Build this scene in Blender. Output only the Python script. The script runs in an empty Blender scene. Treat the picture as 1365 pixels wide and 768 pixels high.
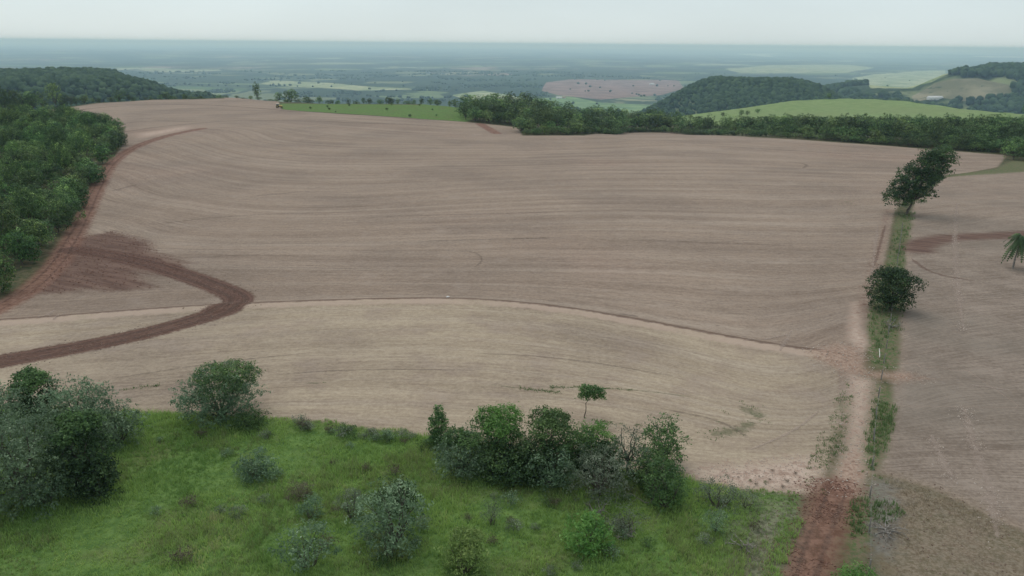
import bpy, math, random, time
_t0 = time.time()
import numpy as np
from mathutils import Matrix, Vector

# ------------------------------------------------------------------ camera, sky, sun, exposure
H, PITCH, ROLL, FPX = 36.0, math.radians(17.20), math.radians(0.50), 1051.0
PW, PH = 1365.0, 768.0
Fv = np.array([0, math.cos(PITCH), -math.sin(PITCH)])
R0 = np.array([1.0, 0, 0]); U0 = np.array([0, math.sin(PITCH), math.cos(PITCH)])
Rv = math.cos(ROLL)*R0 + math.sin(ROLL)*U0
Uv = -math.sin(ROLL)*R0 + math.cos(ROLL)*U0
CAM = np.array([0.0, 0.0, H])
sc = bpy.context.scene
col = sc.collection
cd = bpy.data.cameras.new('camera'); cam = bpy.data.objects.new('camera', cd); col.objects.link(cam)
cd.sensor_width = 36.0; cd.lens = 36.0*FPX/PW; cd.clip_start = 0.5; cd.clip_end = 200000
cam.matrix_world = Matrix(((Rv[0], Uv[0], -Fv[0], CAM[0]), (Rv[1], Uv[1], -Fv[1], CAM[1]),
                           (Rv[2], Uv[2], -Fv[2], CAM[2]), (0, 0, 0, 1)))
sc.camera = cam

SUN_EL, SUN_AZ = math.radians(58), math.radians(-35)     # azimuth from +Y towards +X: the sun stands ahead and to the left
world = bpy.data.worlds.new('World'); sc.world = world; world.use_nodes = True
wn = world.node_tree.nodes; wl = world.node_tree.links; wn.clear()
sky = wn.new('ShaderNodeTexSky'); sky.sky_type = 'NISHITA'; sky.sun_disc = False
sky.sun_elevation = SUN_EL; sky.sun_rotation = SUN_AZ
sky.altitude = 500; sky.air_density = 1.0; sky.dust_density = 1.0; sky.ozone_density = 1.0
# thin overcast: soft broad bands of cloud, even all round
tc = wn.new('ShaderNodeTexCoord'); mp = wn.new('ShaderNodeMapping'); mp.inputs['Scale'].default_value = (2, 2, 9)
wl.new(tc.outputs['Generated'], mp.inputs[0])
nz = wn.new('ShaderNodeTexNoise'); nz.inputs['Scale'].default_value = 1.3; nz.inputs['Detail'].default_value = 4
wl.new(mp.outputs[0], nz.inputs['Vector'])
mr = wn.new('ShaderNodeMapRange'); mr.inputs[1].default_value = .3; mr.inputs[2].default_value = .7
mr.inputs[3].default_value = .95; mr.inputs[4].default_value = 1.04
wl.new(nz.outputs[0], mr.inputs[0])
over = wn.new('ShaderNodeMix'); over.data_type = 'RGBA'; over.inputs[0].default_value = 0.85
wl.new(sky.outputs[0], over.inputs[6]); over.inputs[7].default_value = (5.55, 6.35, 6.6, 1)     # even pale cloud cover
cl = wn.new('ShaderNodeMix'); cl.data_type = 'RGBA'; cl.blend_type = 'MULTIPLY'; cl.inputs[0].default_value = 1.0
wl.new(over.outputs[2], cl.inputs[6]); wl.new(mr.outputs[0], cl.inputs[7])
bg = wn.new('ShaderNodeBackground'); bg.inputs[1].default_value = 0.11
wo = wn.new('ShaderNodeOutputWorld'); wl.new(cl.outputs[2], bg.inputs[0]); wl.new(bg.outputs[0], wo.inputs[0])

sl = bpy.data.lights.new('sun', 'SUN'); sl.energy = 1.2; sl.angle = math.radians(50); sl.color = (1.0, 0.96, 0.9)
sun = bpy.data.objects.new('sun', sl); col.objects.link(sun)
sdir = Vector((math.sin(SUN_AZ)*math.cos(SUN_EL), math.cos(SUN_AZ)*math.cos(SUN_EL), math.sin(SUN_EL)))
sun.rotation_euler = sdir.to_track_quat('Z', 'Y').to_euler()
sc.view_settings.view_transform = 'Standard'; sc.view_settings.look = 'None'
sc.view_settings.exposure = 0.15; sc.view_settings.gamma = 1.0; sc.view_settings.use_curve_mapping = False
sc.cycles.use_denoising = True
sc.cycles.max_bounces = 8; sc.cycles.diffuse_bounces = 5; sc.cycles.transmission_bounces = 6; sc.cycles.volume_bounces = 3
sc.cycles.transparent_max_bounces = 8

# ------------------------------------------------------------------ small helpers
rng = np.random.default_rng(7)
def sst(a, b, x):
    t = np.clip((x-a)/(b-a), 0, 1); return t*t*(3-2*t)
def vnoise(x, y, s, seed=0):
    """smooth value noise in -1..1, world metres / s"""
    x = np.asarray(x, float)/s; y = np.asarray(y, float)/s
    xi = np.floor(x).astype(np.int64); yi = np.floor(y).astype(np.int64)
    fx = x-xi; fy = y-yi; fx = fx*fx*(3-2*fx); fy = fy*fy*(3-2*fy)
    def h(a, b):
        n = (a*374761393 + b*668265263 + seed*974634777) & 0x7fffffff
        n = ((n ^ (n >> 13))*1274126177) & 0x7fffffff
        return ((n ^ (n >> 16)) & 0xffff)/32767.5-1
    return (h(xi, yi)*(1-fx)+h(xi+1, yi)*fx)*(1-fy)+(h(xi, yi+1)*(1-fx)+h(xi+1, yi+1)*fx)*fy
def ray(px, py):
    d = Fv + (px-PW/2)/FPX*Rv + (PH/2-py)/FPX*Uv
    return d
def flat(px, py, z=0.0):
    d = ray(px, py); t = (z-H)/d[2]; return CAM+d*t
def seg_dist(X, Y, P, closed=False):
    """unsigned distance to polyline, arc parameter and side (+ left of the direction)"""
    P = np.asarray(P, float); n = len(P); best = np.full(X.shape, 1e9); side = np.zeros(X.shape); par = np.zeros(X.shape)
    L = 0.0
    for i in range(n if closed else n-1):
        a = P[i]; b = P[(i+1) % n]; d = b-a; l = math.hypot(*d)+1e-9
        t = np.clip(((X-a[0])*d[0]+(Y-a[1])*d[1])/(l*l), 0, 1)
        dx = X-(a[0]+t*d[0]); dy = Y-(a[1]+t*d[1]); q = np.hypot(dx, dy)
        m = q < best
        best = np.where(m, q, best); side = np.where(m, d[0]*dy-d[1]*dx, side); par = np.where(m, L+t*l, par)
        L += l
    return best, np.sign(side), par
def poly_sdf(X, Y, P):
    """negative inside"""
    P = np.asarray(P, float); d, _, _ = seg_dist(X, Y, P, True)
    ins = np.zeros(X.shape, bool); n = len(P)
    for i in range(n):
        a = P[i]; b = P[(i+1) % n]
        c = ((a[1] > Y) != (b[1] > Y)) & (X < (b[0]-a[0])*(Y-a[1])/(b[1]-a[1]+1e-12)+a[0])
        ins ^= c
    return np.where(ins, -d, d)
def smooth_line(P, k=3):
    """Chaikin rounding of an open polyline"""
    P = np.asarray(P, float)
    for _ in range(k):
        Q = [P[0]]
        for a, b in zip(P[:-1], P[1:]):
            Q += [a*.75+b*.25, a*.25+b*.75]
        Q.append(P[-1]); P = np.array(Q)
    return P

# ------------------------------------------------------------------ terrain height
ZP = -220.0
fl = lambda pts, z=0.0: [tuple(flat(a, b, z)[:2]) for a, b in pts]
edge = fl([(-420, 195), (-200, 168), (35, 150), (130, 137), (200, 132.5), (300, 130.5), (375, 136), (450, 138), (560, 139), (615, 142)])
hillrim = []
for px, py, D in [(690, 150, 575), (800, 168, 575), (900, 163, 590), (940, 157, 630), (1000, 145, 690), (1060, 137, 760), (1130, 132, 800), (1200, 134, 795), (1310, 147, 730), (1420, 150, 720)]:
    d = ray(px, py); k = D/math.hypot(d[0], d[1]); hillrim.append((d[0]*k, d[1]*k))
PLATEAU = [(-900, -900), (-900, 150)] + edge + [(30, 470)] + hillrim + [(1000, 600), (1000, -900)]
HILLS = []   # cx, cy, rx, ry, rot, top, flat share
def hill(px, D, rx, ry, rot, top, fs):
    d = ray(px, 100); k = D/math.hypot(d[0], d[1]); HILLS.append((d[0]*k, d[1]*k, rx, ry, rot, top, fs))
hill(-40, 1620, 620, 520, 0.0, -27, .38)
hill(1008, 1900, 470, 440, -.1, -40, .15)
hill(1165, 1800, 340, 330, 0, -78, .2)
hill(1400, 2900, 760, 620, .2, -27, .25)
hill(1180, 2750, 420, 520, .0, -79, .15)
RIDGE = smooth_line(fl([(-60, 436), (45, 430), (160, 420), (290, 411), (400, 407), (500, 404), (600, 403), (720, 411), (850, 431), (950, 450), (1050, 467), (1115, 474)]))
def height(x, y):
    x = np.asarray(x, float); y = np.asarray(y, float)
    zl = -11.0*sst(335, 480, y)*sst(-20, 60, x) + 5.0*np.exp(-((x-350)/170)**2-((y-770)/170)**2)
    zl = zl - 2.5*sst(220, 330, y)*sst(-60, 40, x)*(1-sst(330, 340, y)*0)
    zl = zl + .35*vnoise(x, y, 60, 1)*sst(60, 140, y) + .18*vnoise(x, y, 23, 2)
    d = poly_sdf(x, y, PLATEAU); de = np.maximum(d, 0); de = np.sqrt(de*de+100)-10
    s = (1-np.clip(de/900, 0, 1))**2
    zp = ZP + 9*vnoise(x, y, 1500, 5) + 4*vnoise(x, y, 500, 6) + 22*vnoise(x, y, 9000, 8)*sst(7000, 16000, y)+30*vnoise(x, y, 5000, 9)*sst(15000, 30000, np.hypot(x, y))
    z = zp + (zl-zp)*s
    for cx, cy, rx, ry, rot, top, fs in HILLS:
        c, s_ = math.cos(rot), math.sin(rot)
        a = ((x-cx)*c+(y-cy)*s_)/rx; b = (-(x-cx)*s_+(y-cy)*c)/ry
        q = np.sqrt(a*a+b*b) + .07*vnoise(x, y, 160, 11) + .03*vnoise(x, y, 60, 12)
        zh = ZP+(top-ZP)*(1-sst(fs, 1.0, q)) + 4*vnoise(x, y, 140, 13)
        z = np.maximum(z, np.where(q < 1, zh, -1e4))
    # terrace bank along the contour line, a low shoulder of earth
    m = (np.abs(y-100) < 60) & (np.abs(x) < 160)
    if m.any():
        dr, _, _ = seg_dist(np.where(m, x, 1e5), np.where(m, y, 1e5), RIDGE[::4])
        z = z + np.where(m, .55*np.exp(-(dr/1.5)**2), 0)
    return z
_T = np.concatenate([np.arange(30, 400, 4.0), np.geomspace(400, 60000, 330)])
def at_many(pts):
    """the points of the terrain that pixels of the photograph show"""
    d = np.array([ray(a, b) for a, b in pts]); d /= np.hypot(d[:, 0], d[:, 1])[:, None]
    P = CAM+_T[None, :, None]*d[:, None, :]
    below = P[..., 2] < height(P[..., 0].ravel(), P[..., 1].ravel()).reshape(P.shape[:2])
    i = np.where(below.any(1), np.argmax(below, 1), len(_T)-1); a = _T[np.maximum(i-1, 0)]; b = _T[i]
    for _ in range(12):
        m = (a+b)/2; q = CAM+d*m[:, None]; u = q[:, 2] < height(q[:, 0], q[:, 1])
        b = np.where(u, m, b); a = np.where(u, a, m)
    q = CAM+d*b[:, None]; q[:, 2] = height(q[:, 0], q[:, 1]); return q
at = lambda px, py: at_many([(px, py)])[0]
ats = lambda pts: at_many(pts)[:, :2]

# ------------------------------------------------------------------ layout of the ground, traced as outlines on the land
L_ROAD = smooth_line(ats([(-90, 497), (0, 482), (100, 464), (190, 446), (262, 426), (308, 408), (322, 398), (300, 386), (250, 368), (190, 349), (135, 338), (95, 333)]))
L_TRACK = smooth_line(ats([(-60, 440), (0, 410), (45, 384), (78, 350), (93, 325), (108, 297), (126, 258), (146, 217), (180, 195), (225, 180), (272, 171)]))
P_DIST = ats([(62, 372), (72, 335), (95, 318), (150, 308), (200, 322), (205, 335), (250, 352), (230, 366), (180, 362), (205, 384), (150, 388), (110, 386), (80, 390), (40, 392)])
P_FIELD = ats([(-60, 452), (0, 418), (60, 380), (95, 330), (125, 265), (150, 215), (165, 195), (168, 170), (120, 162), (20, 168), (-30, 165), (35, 151), (130, 138), (200, 133.5), (300, 131.5), (345, 133), (372, 139), (374, 146),
                (450, 152), (560, 159), (622, 163), (690, 170), (695, 181), (780, 181), (830, 177), (900, 177), (1000, 183), (1100, 189), (1200, 196), (1340, 207), (1328, 223), (1288, 230), (1244, 235), (1205, 262), (1190, 282),
                (1180, 330), (1170, 380), (1158, 430), (1150, 470), (1140, 505), (1120, 560), (1100, 610), (1085, 655), (1000, 652), (900, 632), (760, 612), (600, 583), (500, 572), (440, 562), (350, 557), (240, 551), (150, 548), (-60, 540)])
P_RFIELD = ats([(1262, 237), (1300, 232), (1400, 227), (1800, 225), (1800, 760), (1400, 720), (1330, 690), (1250, 652), (1170, 628), (1184, 570), (1200, 490), (1203, 420), (1208, 360), (1213, 300), (1222, 270)])
P_MEADOW = ats([(-160, 545), (0, 546), (150, 549), (240, 551), (350, 557), (440, 563), (500, 573), (600, 585), (760, 614), (900, 636), (1000, 655), (1066, 661), (1060, 700), (1045, 740), (1030, 830), (800, 1100), (400, 1150), (0, 1100), (-220, 900)])
P_STRIP = ats([(1192, 284), (1220, 284), (1214, 310), (1206, 350), (1208, 400), (1198, 450), (1198, 495), (1162, 490), (1156, 440), (1158, 400), (1178, 360), (1190, 320)])
P_STRIP2 = ats([(1163, 508), (1196, 512), (1198, 560), (1180, 600), (1170, 630), (1195, 660), (1210, 690), (1170, 700), (1165, 740), (1160, 800), (1108, 800), (1116, 730), (1128, 680), (1146, 640), (1150, 600), (1156, 560)])
P_TRKGRASS = ats([(1075, 612), (1100, 560), (1128, 508), (1140, 520), (1128, 580), (1118, 628), (1098, 662), (1078, 650)])
P_SCRUB = ats([(985, 700), (1010, 668), (1060, 662), (1062, 700), (1045, 740), (1030, 800), (960, 800)])
P_FARGRASS = ats([(1250, 237), (1290, 230.5), (1328, 225), (1350, 214), (1420, 211), (1420, 227), (1365, 229.5), (1300, 233.5)])
P_PASTURE = ats([(378, 146), (372, 138), (450, 138.8), (560, 140), (622, 143), (640, 155), (622, 162.5), (560, 158.5), (450, 151)])
P_LOWER = np.vstack([RIDGE, ats([(1120, 560), (1095, 640), (1085, 660), (900, 680), (400, 640), (-200, 600), (-200, 470)])])
P_BARE = ats([(895, 632), (930, 622), (1000, 617), (1085, 606), (1100, 640), (1075, 660), (1000, 655), (920, 640)])
P_CROSS = ats([(1070, 470), (1110, 456), (1150, 462), (1162, 492), (1205, 494), (1245, 505), (1200, 512), (1165, 506), (1130, 500), (1105, 490)])
P_SANDTRK = ats([(1134, 500), (1164, 505), (1160, 545), (1153, 590), (1152, 630), (1142, 664), (1106, 664), (1114, 630), (1128, 590), (1130, 550)])
L_RTRK = smooth_line(ats([(1116, 652), (1108, 672), (1092, 710), (1072, 770), (1045, 850)]))
P_SAND2 = ats([(1136, 404), (1145, 402), (1147, 438), (1156, 458), (1148, 468), (1132, 452)])
L_UP = smooth_line(ats([(1148, 420), (1158, 380), (1170, 340), (1178, 310), (1184, 280)]))
L_RROAD = smooth_line(ats([(1222, 333), (1230, 324), (1255, 318), (1300, 315), (1365, 313), (1500, 308)]))
P_DRY = ats([(1165, 625), (1210, 640), (1260, 655), (1330, 690), (1400, 720), (1500, 760), (1500, 900), (1165, 900), (1170, 700)])
P_GREY = ats([(1160, 640), (1190, 640), (1200, 690), (1190, 740), (1168, 745), (1160, 700)])
P_PALEW = ats([(170, 178), (255, 166), (268, 171), (215, 182), (172, 190)])
L_BANK = smooth_line(ats([(640, 165), (652, 172), (662, 178)]))
WEEDS = [smooth_line(ats(p)) for p in ([(405, 511), (430, 511)], [(655, 513), (700, 519), (745, 523)], [(735, 516), (800, 517), (870, 522), (930, 531)], [(985, 541), (1010, 553), (1024, 560)], [(948, 580), (985, 574), (1005, 562)], [(1130, 252), (1128, 275)], [(160, 520), (210, 514)], [(800, 562), (870, 570)])]
P_LIGHTHILL = [(hillrim[0][0]-20, hillrim[0][1]+10)] + [(p[0]*1.02, p[1]*1.02) for p in hillrim[1:-1]] + [(430, 560), (330, 470), (230, 480), (150, 510)]
MARKS = [smooth_line(ats(p)) for p in ([(149, 255), (168, 250), (184, 246)], [(608, 335), (635, 336), (645, 347), (632, 357)], [(1050, 216), (1078, 219), (1070, 225)], [(820, 418), (855, 423)], [(952, 433), (963, 436)], [(340, 261), (395, 257)], [(675, 319), (735, 317)], [(25, 165), (60, 155), (120, 144)], [(70, 182), (185, 160), (270, 163)])]
PALE = [smooth_line(ats(p)) for p in ([(50, 424), (75, 412)], [(88, 417), (70, 430)], [(990, 455), (1055, 445)], [(1040, 468), (1055, 440)], [(1275, 270), (1272, 340), (1278, 400), (1285, 440)], [(1290, 513), (1345, 520)], [(1285, 545), (1300, 600), (1322, 660), (1330, 720)], [(1240, 580), (1270, 640)], [(1170, 300), (1160, 390)])]

# rows of the drill: u is constant along a row
GUIDE = [(108, [(-60, 436), (160, 420), (350, 408), (480, 404), (600, 403), (720, 411), (850, 431), (950, 450), (1080, 470)]),
         (98, [(0, 470), (250, 447), (420, 440), (600, 437), (750, 450), (900, 478), (1000, 506), (1060, 530)]),
         (82, [(-60, 530), (180, 522), (400, 502), (600, 503), (780, 514), (900, 532), (985, 552), (1010, 566)]),
         (70, [(-60, 590), (350, 555), (600, 566), (800, 580), (950, 605), (1060, 600)]),
         (128, [(250, 352), (380, 358), (600, 360), (900, 364), (1100, 372)]),
         (150, [(150, 298), (200, 318), (300, 324), (600, 320), (900, 318), (1160, 322)]),
         (185, [(160, 232), (220, 260), (330, 275), (600, 269), (900, 262), (1180, 262)]),
         (235, [(215, 192), (285, 215), (400, 228), (600, 226), (900, 221), (1180, 228)]),
         (290, [(290, 171), (350, 187), (450, 196), (650, 199), (900, 192), (1200, 208)]),
         (390, [(40, 166), (130, 160), (300, 157), (500, 165), (620, 172)]), (500, [(60, 146), (200, 138), (330, 138)]),
         (110, [(1210, 405), (1365, 396)]), (160, [(1225, 300), (1365, 282)]), (205, [(1260, 248), (1365, 240)]), (84, [(1200, 505), (1365, 512)]), (66, [(1200, 600), (1365, 620)])]
gp = []; gu = []
for u, pts in GUIDE:
    for p in ats(pts): gp.append(p); gu.append(u)
gp = np.array(gp)/100; gu = np.array(gu)
def tps(r2): return np.where(r2 > 0, r2*np.log(r2+1e-12), 0)
_n = len(gp); _K = tps(((gp[:, None]-gp[None])**2).sum(-1))+np.eye(_n)*.02
_A = np.zeros((_n+3, _n+3)); _A[:_n, :_n] = _K; _A[:_n, _n] = 1; _A[:_n, _n+1:] = gp; _A[_n:, :_n] = _A[:_n, _n:].T
_w = np.linalg.solve(_A, np.concatenate([gu, np.zeros(3)]))
def rows_u(x, y):
    out = np.array(y, float)
    m = (np.abs(x) < 420) & (y > 30) & (y < 620)
    X = x[m]/100; Y = y[m]/100; r = _w[_n]+_w[_n+1]*X+_w[_n+2]*Y
    for i in range(_n): r = r+_w[i]*tps((X-gp[i, 0])**2+(Y-gp[i, 1])**2)
    out[m] = r; return out

def boxed(f):
    def g(x, y, P, *a):
        P = np.asarray(P); lo = P.min(0)-14; hi = P.max(0)+14
        m = (x > lo[0]) & (x < hi[0]) & (y > lo[1]) & (y < hi[1])
        o = np.full(x.shape, 14.0)
        if m.any(): o[m] = f(x[m], y[m], P, *a)
        return o
    return g
full_poly_sdf = poly_sdf
poly_b = boxed(full_poly_sdf)
@boxed
def line_sdf(x, y, L, hw): return seg_dist(x, y, L[::2] if len(L) > 20 else L)[0]-hw
@boxed
def side_sdf(x, y, L):
    d, s, _ = seg_dist(x, y, L[::2]); return d*s
def attributes(x, y):
    A = {}
    near = (np.abs(x) < 700) & (y > -60) & (y < 900)
    X = x[near]; Y = y[near]
    def put(v, fill=50.0):
        o = np.full(x.shape, fill, np.float32); o[near] = v; return o
    A['dark'] = put(line_sdf(X, Y, L_ROAD, 2.3))
    tr = line_sdf(X, Y, L_TRACK, 2.0)
    A['brown'] = put(np.minimum(poly_b(X, Y, P_DIST)*.4, line_sdf(X, Y, L_RROAD, 3.2)*.5+.2))
    A['orange'] = put(np.minimum(poly_b(X, Y, P_CROSS)*.5+.3, np.where(Y < 72, np.maximum(poly_b(X, Y, P_SANDTRK), -1.2)+.2+np.clip((Y-62)*.14, 0, 1.6), 14)))
    red = np.minimum(tr, line_sdf(X, Y, L_BANK, 2.4)); red = np.minimum(red, line_sdf(X, Y, L_RTRK, 1.9)*.7); red = np.minimum(red, line_sdf(X, Y, L_UP, 1.0)*.5+.6)
    A['red'] = put(red)
    sand = np.minimum(poly_b(X, Y, P_SANDTRK)*.8, poly_b(X, Y, P_SAND2))
    sand = np.minimum(sand, poly_b(X, Y, P_BARE)*.6+.2)
    sand = np.minimum(sand, poly_b(X, Y, P_PALEW)*.2+.9)
    A['sand'] = put(sand)
    g = poly_b(X, Y, P_MEADOW)
    vg = np.minimum(poly_b(X, Y, P_STRIP)+.2+.5*vnoise(X, Y, 4, 81), np.maximum(poly_b(X, Y, P_STRIP2), -1.2)+.35+.7*vnoise(X, Y, 5, 82)); vg = np.minimum(vg, np.maximum(poly_b(X, Y, P_TRKGRASS), -.6)+.7+.9*vnoise(X, Y, 3, 84)); vg = np.minimum(vg, poly_b(X, Y, P_FARGRASS)*.6); A['verge'] = put(vg)
    A['rfield'] = put(poly_b(X, Y, P_RFIELD)); A['scrub'] = put(poly_b(X, Y, P_SCRUB)*.5)
    g = np.minimum(g, poly_b(X, Y, P_PASTURE)*.5); g = np.minimum(g, poly_b(X, Y, P_LIGHTHILL)*.3)
    A['green'] = put(g)
    A['pale_green'] = put(poly_b(X, Y, P_LIGHTHILL)*.3)
    A['lower'] = put(poly_b(X, Y, P_LOWER))
    A['dry'] = put(np.minimum(poly_b(X, Y, P_DRY), 50)); A['grey'] = put(poly_b(X, Y, P_GREY))
    A['field'] = put(np.minimum(poly_b(X, Y, P_FIELD), poly_b(X, Y, P_RFIELD)))
    A['ridge'] = put(side_sdf(X, Y, RIDGE))
    A['u'] = rows_u(x, y).astype(np.float32)
    return A

# ------------------------------------------------------------------ materials
class NT:
    def __init__(s, name):
        s.m = bpy.data.materials.new(name); s.m.use_nodes = True; s.n = s.m.node_tree.nodes; s.l = s.m.node_tree.links; s.n.clear()
        s.out = s.n.new('ShaderNodeOutputMaterial')
    def put(s, sock, v):
        if isinstance(v, bpy.types.NodeSocket): s.l.new(v, sock)
        elif isinstance(v, (tuple, list)) and sock.type == 'RGBA': sock.default_value = (*v[:3], 1)
        else: sock.default_value = v
    def attr(s, n):
        a = s.n.new('ShaderNodeAttribute'); a.attribute_name = n; return a.outputs['Fac']
    def pos(s): return s.n.new('ShaderNodeNewGeometry').outputs['Position']
    def math(s, op, a, b=0.0, clamp=False):
        m = s.n.new('ShaderNodeMath'); m.operation = op; m.use_clamp = clamp; s.put(m.inputs[0], a); s.put(m.inputs[1], b); return m.outputs[0]
    def noise(s, vec, scale, detail=3.0, rough=.55, dist=0.0, dims='3D'):
        n = s.n.new('ShaderNodeTexNoise'); n.noise_dimensions = dims
        if vec is not None: s.l.new(vec, n.inputs['Vector'])
        n.inputs['Scale'].default_value = scale; n.inputs['Detail'].default_value = detail; n.inputs['Roughness'].default_value = rough; n.inputs['Distortion'].default_value = dist
        return n.outputs['Fac']
    def rng(s, v, a, b, c=0.0, d=1.0, smooth=True):
        m = s.n.new('ShaderNodeMapRange'); m.interpolation_type = 'SMOOTHSTEP' if smooth else 'LINEAR'
        s.put(m.inputs[0], v)
        for k, q in zip((1, 2, 3, 4), (a, b, c, d)): s.put(m.inputs[k], q)
        return m.outputs[0]
    def mix(s, f, a, b, mode='MIX'):
        m = s.n.new('ShaderNodeMix'); m.data_type = 'RGBA'; m.blend_type = mode; m.clamp_factor = True
        s.put(m.inputs[0], f); s.put(m.inputs[6], a); s.put(m.inputs[7], b); return m.outputs[2]
    def vec(s, x, y, z=0.0):
        c = s.n.new('ShaderNodeCombineXYZ'); s.put(c.inputs[0], x); s.put(c.inputs[1], y); s.put(c.inputs[2], z); return c.outputs[0]
    def sep(s, v):
        c = s.n.new('ShaderNodeSeparateXYZ'); s.l.new(v, c.inputs[0]); return c.outputs
    def bump(s, h, strength=.5, dist=.1):
        b = s.n.new('ShaderNodeBump'); b.inputs['Strength'].default_value = strength; b.inputs['Distance'].default_value = dist; s.l.new(h, b.inputs['Height']); return b.outputs[0]
    def surf(s, color, rough=.9, spec=.15, normal=None, trans=0.0, metal=0.0):
        p = s.n.new('ShaderNodeBsdfPrincipled'); s.put(p.inputs['Base Color'], color); s.put(p.inputs['Roughness'], rough); s.put(p.inputs['Specular IOR Level'], spec); p.inputs['Metallic'].default_value = metal
        if normal is not None: s.l.new(normal, p.inputs['Normal'])
        o = p.outputs[0]
        if trans:
            t = s.n.new('ShaderNodeBsdfTranslucent'); s.put(t.inputs[0], color); x = s.n.new('ShaderNodeMixShader'); x.inputs[0].default_value = trans
            s.l.new(o, x.inputs[1]); s.l.new(t.outputs[0], x.inputs[2]); o = x.outputs[0]
        s.l.new(o, s.out.inputs[0]); return s.m

def soil_material():
    t = NT('soil'); P = t.pos(); x, y, z = t.sep(P)
    at_ = {k: t.attr(k) for k in ('dark', 'red', 'sand', 'green', 'pale_green', 'lower', 'dry', 'grey', 'field', 'ridge', 'brown', 'orange', 'verge', 'rfield', 'scrub', 'u')}
    n1 = t.noise(P, .9, 4, .6); n2 = t.noise(P, .16, 4, .6); n3 = t.noise(P, .03, 3, .55); fine = t.noise(P, 5.0, 3, .7)
    # row streaks
    u = t.math('ADD', at_['u'], t.math('MULTIPLY', t.math('SUBTRACT', n3, .5), 2.0))
    s1 = t.noise(t.vec(t.math('MULTIPLY', x, .035), t.math('MULTIPLY', u, 1.1)), 1.0, 3, .6, dims='2D')
    s2 = t.noise(t.vec(t.math('MULTIPLY', x, .010), t.math('MULTIPLY', u, .22)), 1.0, 3, .6, dims='2D')
    s3 = t.noise(t.vec(t.math('MULTIPLY', x, .12), t.math('MULTIPLY', u, 3.2)), 1.0, 3, .65, dims='2D')
    s4 = t.noise(t.vec(t.math('MULTIPLY', x, .45), t.math('MULTIPLY', u, 1.9)), 1.0, 4, .75, dims='2D'); grit = t.noise(P, 2.2, 4, .8)
    s1 = t.math('ADD', .5, t.math('MULTIPLY', t.math('SUBTRACT', s1, .5), t.rng(t.noise(P, .045, 3, .6), .35, .65, .15, 1.25)))
    st = t.math('ADD', t.math('ADD', t.math('MULTIPLY', s1, .16), t.math('MULTIPLY', s2, .17)), t.math('ADD', t.math('MULTIPLY', s3, .09), t.math('ADD', t.math('MULTIPLY', s4, .22), t.math('MULTIPLY', grit, .36))))
    fmain = t.mix(t.rng(st, .33, .67), (.188, .134, .101), (.378, .286, .221))
    flow = t.mix(t.rng(st, .33, .67), (.258, .194, .138), (.490, .392, .288))
    lowm = t.rng(t.math('ADD', at_['lower'], t.math('MULTIPLY', t.math('SUBTRACT', n1, .5), 1.0)), .3, -.3)
    patch = t.rng(n2, .42, .66)
    lowm2 = t.math('MULTIPLY', lowm, t.rng(patch, 0, 1, 1.0, .55))
    c = t.mix(lowm2, fmain, flow)
    band = t.noise(t.vec(t.math('MULTIPLY', x, .006), t.math('MULTIPLY', u, .30)), 1.0, 3, .55, dims='2D')
    c = t.mix(t.rng(band, .46, .68, 0, .32), c, t.mix(t.rng(st, .38, .62), (.30, .235, .185), (.47, .385, .315)))
    c = t.mix(t.rng(t.noise(P, .011, 3, .5), .52, .70, 0, .4), c, t.mix(t.rng(st, .38, .62), (.190, .122, .094), (.33, .225, .178)))
    # broad tonal patches of damp and dry earth
    c = t.mix(t.rng(n3, .40, .66, 0, .5), c, t.mix(t.rng(st, .4, .6), (.150, .110, .088), (.250, .192, .154)))
    c = t.mix(t.math('MULTIPLY', t.rng(n2, .55, .72), .30), c, (.36, .285, .235))
    # the right-hand field was left rough: no drill rows near the camera, brown and grey blotches
    rm = t.math('MULTIPLY', t.rng(at_['rfield'], 1.0, -1.5), t.rng(y, 190, 110, .35, .85))
    blot = t.math('ADD', t.math('MULTIPLY', n2, .35), t.math('ADD', t.math('MULTIPLY', grit, .35), t.math('MULTIPLY', s3, .30)))
    rc = t.mix(t.rng(blot, .38, .62), (.150, .112, .088), (.310, .245, .200)); rc = t.mix(t.rng(n3, .42, .62, 0, .5), rc, (.205, .172, .140))
    c = t.mix(rm, c, rc)
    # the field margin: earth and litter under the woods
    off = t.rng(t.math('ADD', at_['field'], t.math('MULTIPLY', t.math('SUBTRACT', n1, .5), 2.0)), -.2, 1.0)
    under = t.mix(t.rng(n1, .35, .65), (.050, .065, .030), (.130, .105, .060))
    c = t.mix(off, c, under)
    en = t.math('ADD', t.math('MULTIPLY', n1, .5), t.math('MULTIPLY', grit, .5))
    def lay(c, key, colour, w=.35, amp=1.2, k=1.0, nn=en):
        v = t.math('ADD', at_[key], t.math('MULTIPLY', t.math('SUBTRACT', nn, .5), amp))
        f = t.rng(v, w, -w)
        return t.mix(t.math('MULTIPLY', f, k) if k != 1.0 else f, c, colour)
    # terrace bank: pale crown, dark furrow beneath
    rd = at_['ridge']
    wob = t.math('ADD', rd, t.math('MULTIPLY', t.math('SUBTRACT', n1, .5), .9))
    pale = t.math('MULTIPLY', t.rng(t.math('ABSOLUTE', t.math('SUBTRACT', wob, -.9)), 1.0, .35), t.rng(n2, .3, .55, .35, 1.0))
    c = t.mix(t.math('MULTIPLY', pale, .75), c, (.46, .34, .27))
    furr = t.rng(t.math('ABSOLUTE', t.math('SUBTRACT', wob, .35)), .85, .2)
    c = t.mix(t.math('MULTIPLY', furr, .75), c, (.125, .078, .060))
    c = lay(c, 'verge', t.mix(t.rng(grit, .40, .60), (.185, .142, .095), (.080, .130, .042)), .6, 3.0, .85)
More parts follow.
